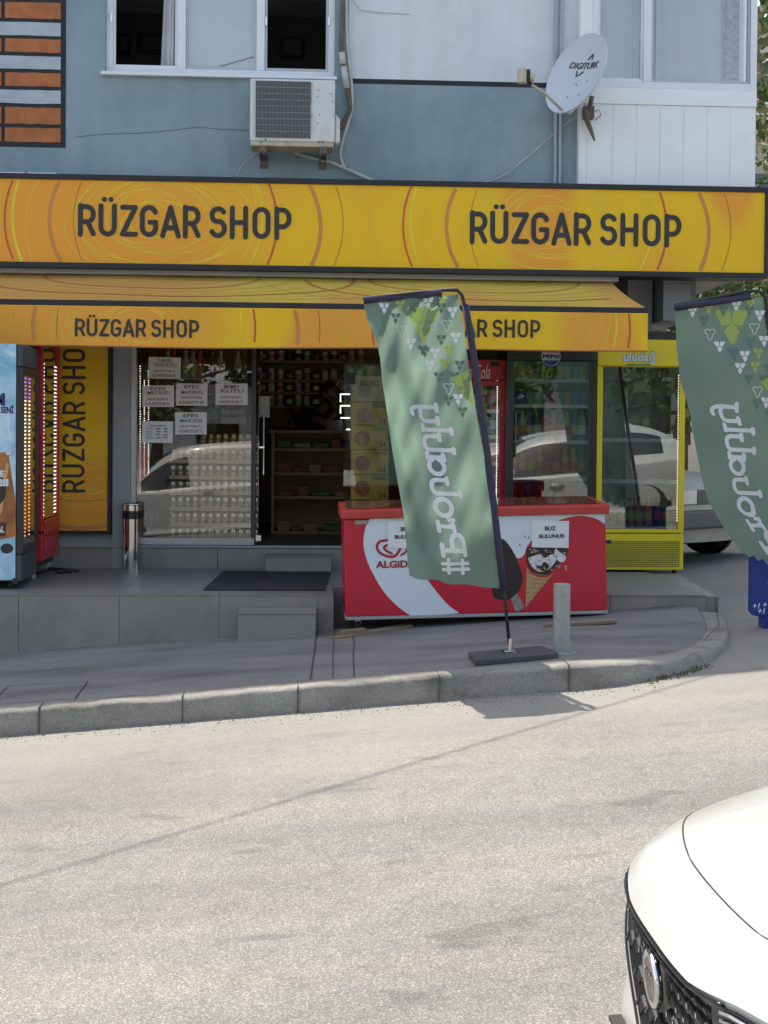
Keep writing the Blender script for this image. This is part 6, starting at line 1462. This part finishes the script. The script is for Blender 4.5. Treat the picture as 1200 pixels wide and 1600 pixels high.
# ---- white van on the near side of the road (seen reflected in the shop window)
VS = [(0, .62, .72, .78, .68, .80), (.12, .64, .98, .80, .88, .83), (.6, .66, 1.10, .82, .98, .86), (.85, .66, 1.15, .83, 1.02, .87), (1.25, .62, 1.52, .84, 1.04, .88), (1.65, .62, 1.76, .84, 1.06, .88), (2.2, .68, 1.83, .84, 1.08, .88), (3.6, .68, 1.83, .84, 1.08, .88), (4.1, .66, 1.79, .83, 1.08, .87), (4.25, .64, 1.4, .82, 1.0, .86), (4.3, .6, .6, .8, .55, .84)]
vz = road_z(-2.0, -2.0)
van = thing('parked_van', 'white panel van standing across the road, seen only as a reflection in the shop window', 'van', (-3.9, -2.75, vz-.10)); van.rotation_euler = (0, -.07, 0)
vb_ = Body(VS, .25, .87, 1.0, crown=.02)
vb_.build(van, 'carpaint', lambda a, b_: (3.0 < a < 5.0 and b_ < 1.9) or (3.5 < a < 5.7 and 2.15 < b_ < 2.95), 6, 4)
q = MB(); q.grid(lambda u, v: Vector((.25*(abs(u*2-1)*.8/.87)**3-.03*math.sin(v*3.1), (u*2-1)*.798, .70-.5*v)), 20, 8); q.build('front', 'carpaint', van, smooth=True)
for s_ in (1, -1):
    for xx in (.8, 3.45): wheel(van, xx, s_*.87)
    q = MB(); q.tube([(2.2, s_*.89, .95), (2.38, s_*.89, .95)], .018, 8); q.build('door_handle', 'black', van)
# ---- old pale saloon in the side street
BS = [(0, .62, .62, .76, .58, .78), (.03, .66, .82, .76, .76, .79), (.5, .68, .88, .77, .83, .80), (1.15, .68, .92, .77, .88, .80), (1.5, .60, 1.18, .77, .90, .80), (1.85, .56, 1.36, .77, .9, .80), (2.5, .56, 1.40, .77, .91, .80), (3.0, .56, 1.36, .77, .91, .80), (3.5, .6, 1.0, .77, .9, .8), (4.1, .66, .92, .76, .86, .79), (4.2, .62, .6, .74, .55, .76)]
np_ = at(1163, 830, 14.1)
sal = thing('parked_car', 'old pale beige saloon car parked in the shaded side street behind the yellow fridge', 'car', (np_.x-.22, np_.y, road_z(np_.x, 14.1))); sal.rotation_euler = (0, 0, R(128))
ob = Body(BS, .06, .8, .5, crown=.012)
ob.build(sal, 'carbeige', lambda a, b_: (3.0 < a < 5.0 and b_ < 1.9) or (3.6 < a < 7.6 and 2.15 < b_ < 2.9), 6, 4)
q = MB(); q.grid(lambda u, v: Vector((-.01*math.sin(v*3.1)+.06*(abs(u*2-1)*.78/.8)**3, (u*2-1)*.78, .60-.4*v)), 20, 8); q.build('front_panel', 'carbeige', sal, smooth=True)
q = MB(); q.box(-.10, .02, -.81, .81, .34, .52); q.box(-.06, .5, .785, .825, .34, .50); q.box(-.06, .5, -.825, -.785, .34, .50); q.build('bumper', 'greyplas', sal, bevel=.02)
q = MB(); q.box(-.02, .02, -.45, .45, .575, .72); q.build('grille', 'greyplas', sal, bevel=.004)
for s_ in (1, -1):
    q = MB(); q.box(-.022, .05, min(s_*.46, s_*.72), max(s_*.46, s_*.72), .575, .72); q.build('headlight', 'lamp', sal, bevel=.01)
    for xx in (.72, 3.2): wheel(sal, xx, s_*.79, .29, .16)
    q = MB(); q.box(.62, 3.4, min(s_*.803, s_*.82), max(s_*.803, s_*.82), .50, .54); q.build('side_strip', 'greyplas', sal, bevel=.004)
# ---- blue board with white symbols beside the right banner
bb = atz(1203, 985, .2); Yb = 9.75
t = thing('blue_board', 'blue street board with small white plus signs under the right banner flag', 'board', tuple(at(1215, 985, Yb)))
a, b_, c, d_ = pbox(1173, 868, 1262, 963, Yb)
q = MB(); rr = .05; P = []
for (cx_, cz_, a0_) in ((a+rr, c+rr, 180), (b_-rr, c+rr, 270), (b_-rr, d_+.03-rr, 0), (a+rr, d_+.03-rr, 90)): P += [(cx_+rr*math.cos(R(a0_+k*15)), Yb, cz_+rr*math.sin(R(a0_+k*15))) for k in range(7)]
q.prism(P, (0, .05, 0)); q.build('panel', 'bluepan', t, bevel=.004, world=True)
q = MB(); a2, b2_, c2, d2 = pbox(1193, 972, 1240, 990, Yb); zg = road_z(a2, Yb); q.box(a2, b2_, Yb-.02, Yb+.12, zg, c); q.build('foot', 'bluepan', t, bevel=.006, world=True)
for i, (x, y) in enumerate(((1176, 947), (1192, 945), (1184, 955), (1200, 955), (1199, 912), (1208, 947))): 
    aa, bb2, c3, d3 = pbox(x, y-5, x+11, y+4, Yb); text('+1', (aa, bb2, c3, d3), Yb-.004, 'whitevinyl', t, bold=.02, shear=.2)

# ================================================================ TREES AND BACKGROUND
def tree(label, loc, h, cr_, leaves, mt, trunk=.22, squash=.8, seed=0, cat='tree', name='tree', size=.13, low=.35):
    t = thing(name, label, cat, loc); rd = random.Random(seed)
    q = MB(); z0 = h*low; top_ = Vector((rd.uniform(-.3, .3), rd.uniform(-.3, .3), h*.8))
    q.tube([(0, 0, -.3), (.03, .02, h*.2), Vector((.1, 0, z0)), top_], [trunk, trunk*.8, trunk*.6, trunk*.15], 9)
    bl = []
    for i in range(15):
        a = rd.uniform(0, 6.28); el_ = rd.uniform(-.1, 1.1); d = Vector((math.cos(a)*math.cos(el_), math.sin(a)*math.cos(el_), math.sin(el_)))
        s_ = Vector((.1, 0, z0)).lerp(top_, rd.uniform(0, .8)); e = s_+d*cr_*rd.uniform(.5, .95); e.z = min(e.z, h*.97); q.tube([s_, s_.lerp(e, .5)+Vector((0, 0, .1)), e], [trunk*.35, trunk*.2, trunk*.06], 6)
        for k in range(3): bl.append((s_.lerp(e, .55+.22*k)+Vector((rd.gauss(0, .25), rd.gauss(0, .25), rd.gauss(0, .2)))*cr_*.35, rd.uniform(.22, .42)*cr_))
    q.build('trunk', 'bark', t, smooth=True)
    q = MB()
    for i in range(leaves):
        c, r_ = rd.choice(bl); d = Vector((rd.gauss(0, 1), rd.gauss(0, 1), rd.gauss(0, 1))).normalized()*r_*rd.uniform(.35, 1)**.6; d.z *= squash; p = c+d
        u = Vector((rd.gauss(0, 1), rd.gauss(0, 1), rd.gauss(0, .6))).normalized(); v = u.orthogonal().normalized(); v = (v*math.cos(rd.random()*6)+u.cross(v)*math.sin(rd.random()*6)); s_ = size*rd.uniform(.6, 1.3)
        q.add([p-u*s_, p+v*s_*.45, p+u*s_, p-v*s_*.45], [(0, 1, 2, 3)], rd.random() < .4)
    q.build('crown', list(mt), t)
G0 = road_z(10, 20)
tree('tall olive green tree behind the right corner of the blue building', (10.6, 22.5, G0), 13, 4.2, 11000, ('leaf2', 'leaf1'), .3, seed=3, size=.14, low=.3)
tree('low bright green tree seen between the awning and the right banner', (6.5, 24, G0), 5.2, 2.6, 7000, ('leaf1', 'leaf2'), .16, seed=5, size=.11, low=.2)
tree('mid green street tree behind the right banner flag', (12.5, 30, G0), 7.5, 3.5, 5000, ('leaf1', 'leaf3'), .2, seed=8, size=.16, low=.3)
def block(label, x0, x1, y0, y1, h, mt, z=G0, floors=3, seed=0, face='-Y', balc=True):
    t = thing('apartment_building', label, 'building', ((x0+x1)/2, y0, z))
    q = MB(); q.box(x0, x1, y0, y1, z-1, z+h); q.build('wall', mt, t, world=True)
    q = MB(); q.box(x0-.2, x1+.2, y0-.2, y1+.2, z+h+.002, z+h+.3); q.build('roof', 'greyl', t, world=True)
    yy = y0 if face == '-Y' else y1; s_ = -1 if face == '-Y' else 1; n = int((x1-x0)/3.2)
    for f_ in range(floors):
        for i in range(n):
            xc = x0+(i+.5)*(x1-x0)/n; zc_ = z+h*(f_+.5)/floors
            q = MB(); q.box(xc-.6, xc+.6, min(yy+s_*.03, yy+s_*.001), max(yy+s_*.03, yy+s_*.001), zc_-.6, zc_+.7); wo = q.build('window', 'carglass', t, world=True)
            q = MB(); q.box(xc-.68, xc+.68, min(yy+s_*.02, yy+s_*.1), max(yy+s_*.02, yy+s_*.1), zc_-.68, zc_-.6); q.build('sill', 'white', wo, world=True)
        if balc:
            q = MB(); zb2 = z+h*f_/floors+.15; q.box(x0+.5, x1-.5, min(yy, yy+s_*1.1), max(yy, yy+s_*1.1), zb2, zb2+.14)
            q.box(x0+.5, x1-.5, min(yy+s_*1.04, yy+s_*1.1), max(yy+s_*1.04, yy+s_*1.1), zb2+.14, zb2+.95); q.build('balcony', 'white', t, world=True)
    return t
block('pale apartment block with white balconies beyond the side street at the right', 9.0, 24, 34, 44, 11, 'beigewall', floors=4)
block('beige low building far behind the low bright green tree', -8, 7.5, 46, 54, 9, 'beigewall', floors=3, balc=False)
# opposite side of the street, behind the camera; it shows only in the reflections
SZ = road_z(0, -6)
for i, (x, y, h, c_, mt) in enumerate(((-9.5, -9, 6, 2.6, ('leaf1', 'leaf3')), (-3.5, -10, 7, 3, ('leaf3', 'leaf1')), (2.5, -9.5, 6.5, 2.8, ('leaf1', 'leaf3')), (7.2, -9, 7, 3.1, ('leaf3', 'leaf1')), (12, -10, 6, 2.8, ('leaf1', 'leaf2')))):
    tree(['dark street tree across the road at the far left', 'tall dark street tree across the road behind the van', 'dark street tree across the road behind the photographer', 'broad dark street tree across the road to the right', 'pale green street tree across the road at the far right'][i], (x, y, SZ), h, c_, 3800, mt, .2, seed=20+i, size=.17, low=.3)
block('grey white apartment block across the street, facing the shop', -24, 26, -24, -16, 10, 'pale', z=SZ, floors=3, face='+Y')
# overhead cable above the road: its thin shadow crosses the asphalt
A_ = atz(0, 1383, road_z(-1.1, 4.4)); A_ = atz(0, 1383, road_z(A_.x, A_.y)); B_ = atz(1000, 1083, road_z(2.0, 8.05))
hgt = 5.5; k_ = -SUN*(hgt/-SUN.z)
P1_, P2_ = A_+k_, B_+k_; dd = (P2_-P1_)
q = MB(); te = (12.09-P2_.y)/dd.y; q.tube([P1_-dd*3, P1_-dd*.5, P2_, P2_+dd*te], .0085, 8); tag(q.build('overhead_cable', 'black'), 'black overhead cable above the road whose thin shadow crosses the asphalt', 'cable')
# a little litter along the kerb
for (px, py, sx_, lb, mt) in ((42, 1145, .03, 'small white scrap of paper lying by the kerb at the far left', 'paper'), (430, 1114, .015, 'tiny dark pebble on the road beside the kerb', 'bark')):
    v = atz(px, py, road_z(at(px, py, 8).x, 7.9)); q = MB(); q.prism([(-sx_, -sx_*.4, 0), (sx_, -sx_*.5, .0), (sx_*.8, sx_*.5, .004), (-sx_*.7, sx_*.4, .002)], (0, 0, .004)); o = q.build('litter', mt); o.location = (v.x, v.y, road_z(v.x, v.y)+.003); tag(o, lb, 'litter')
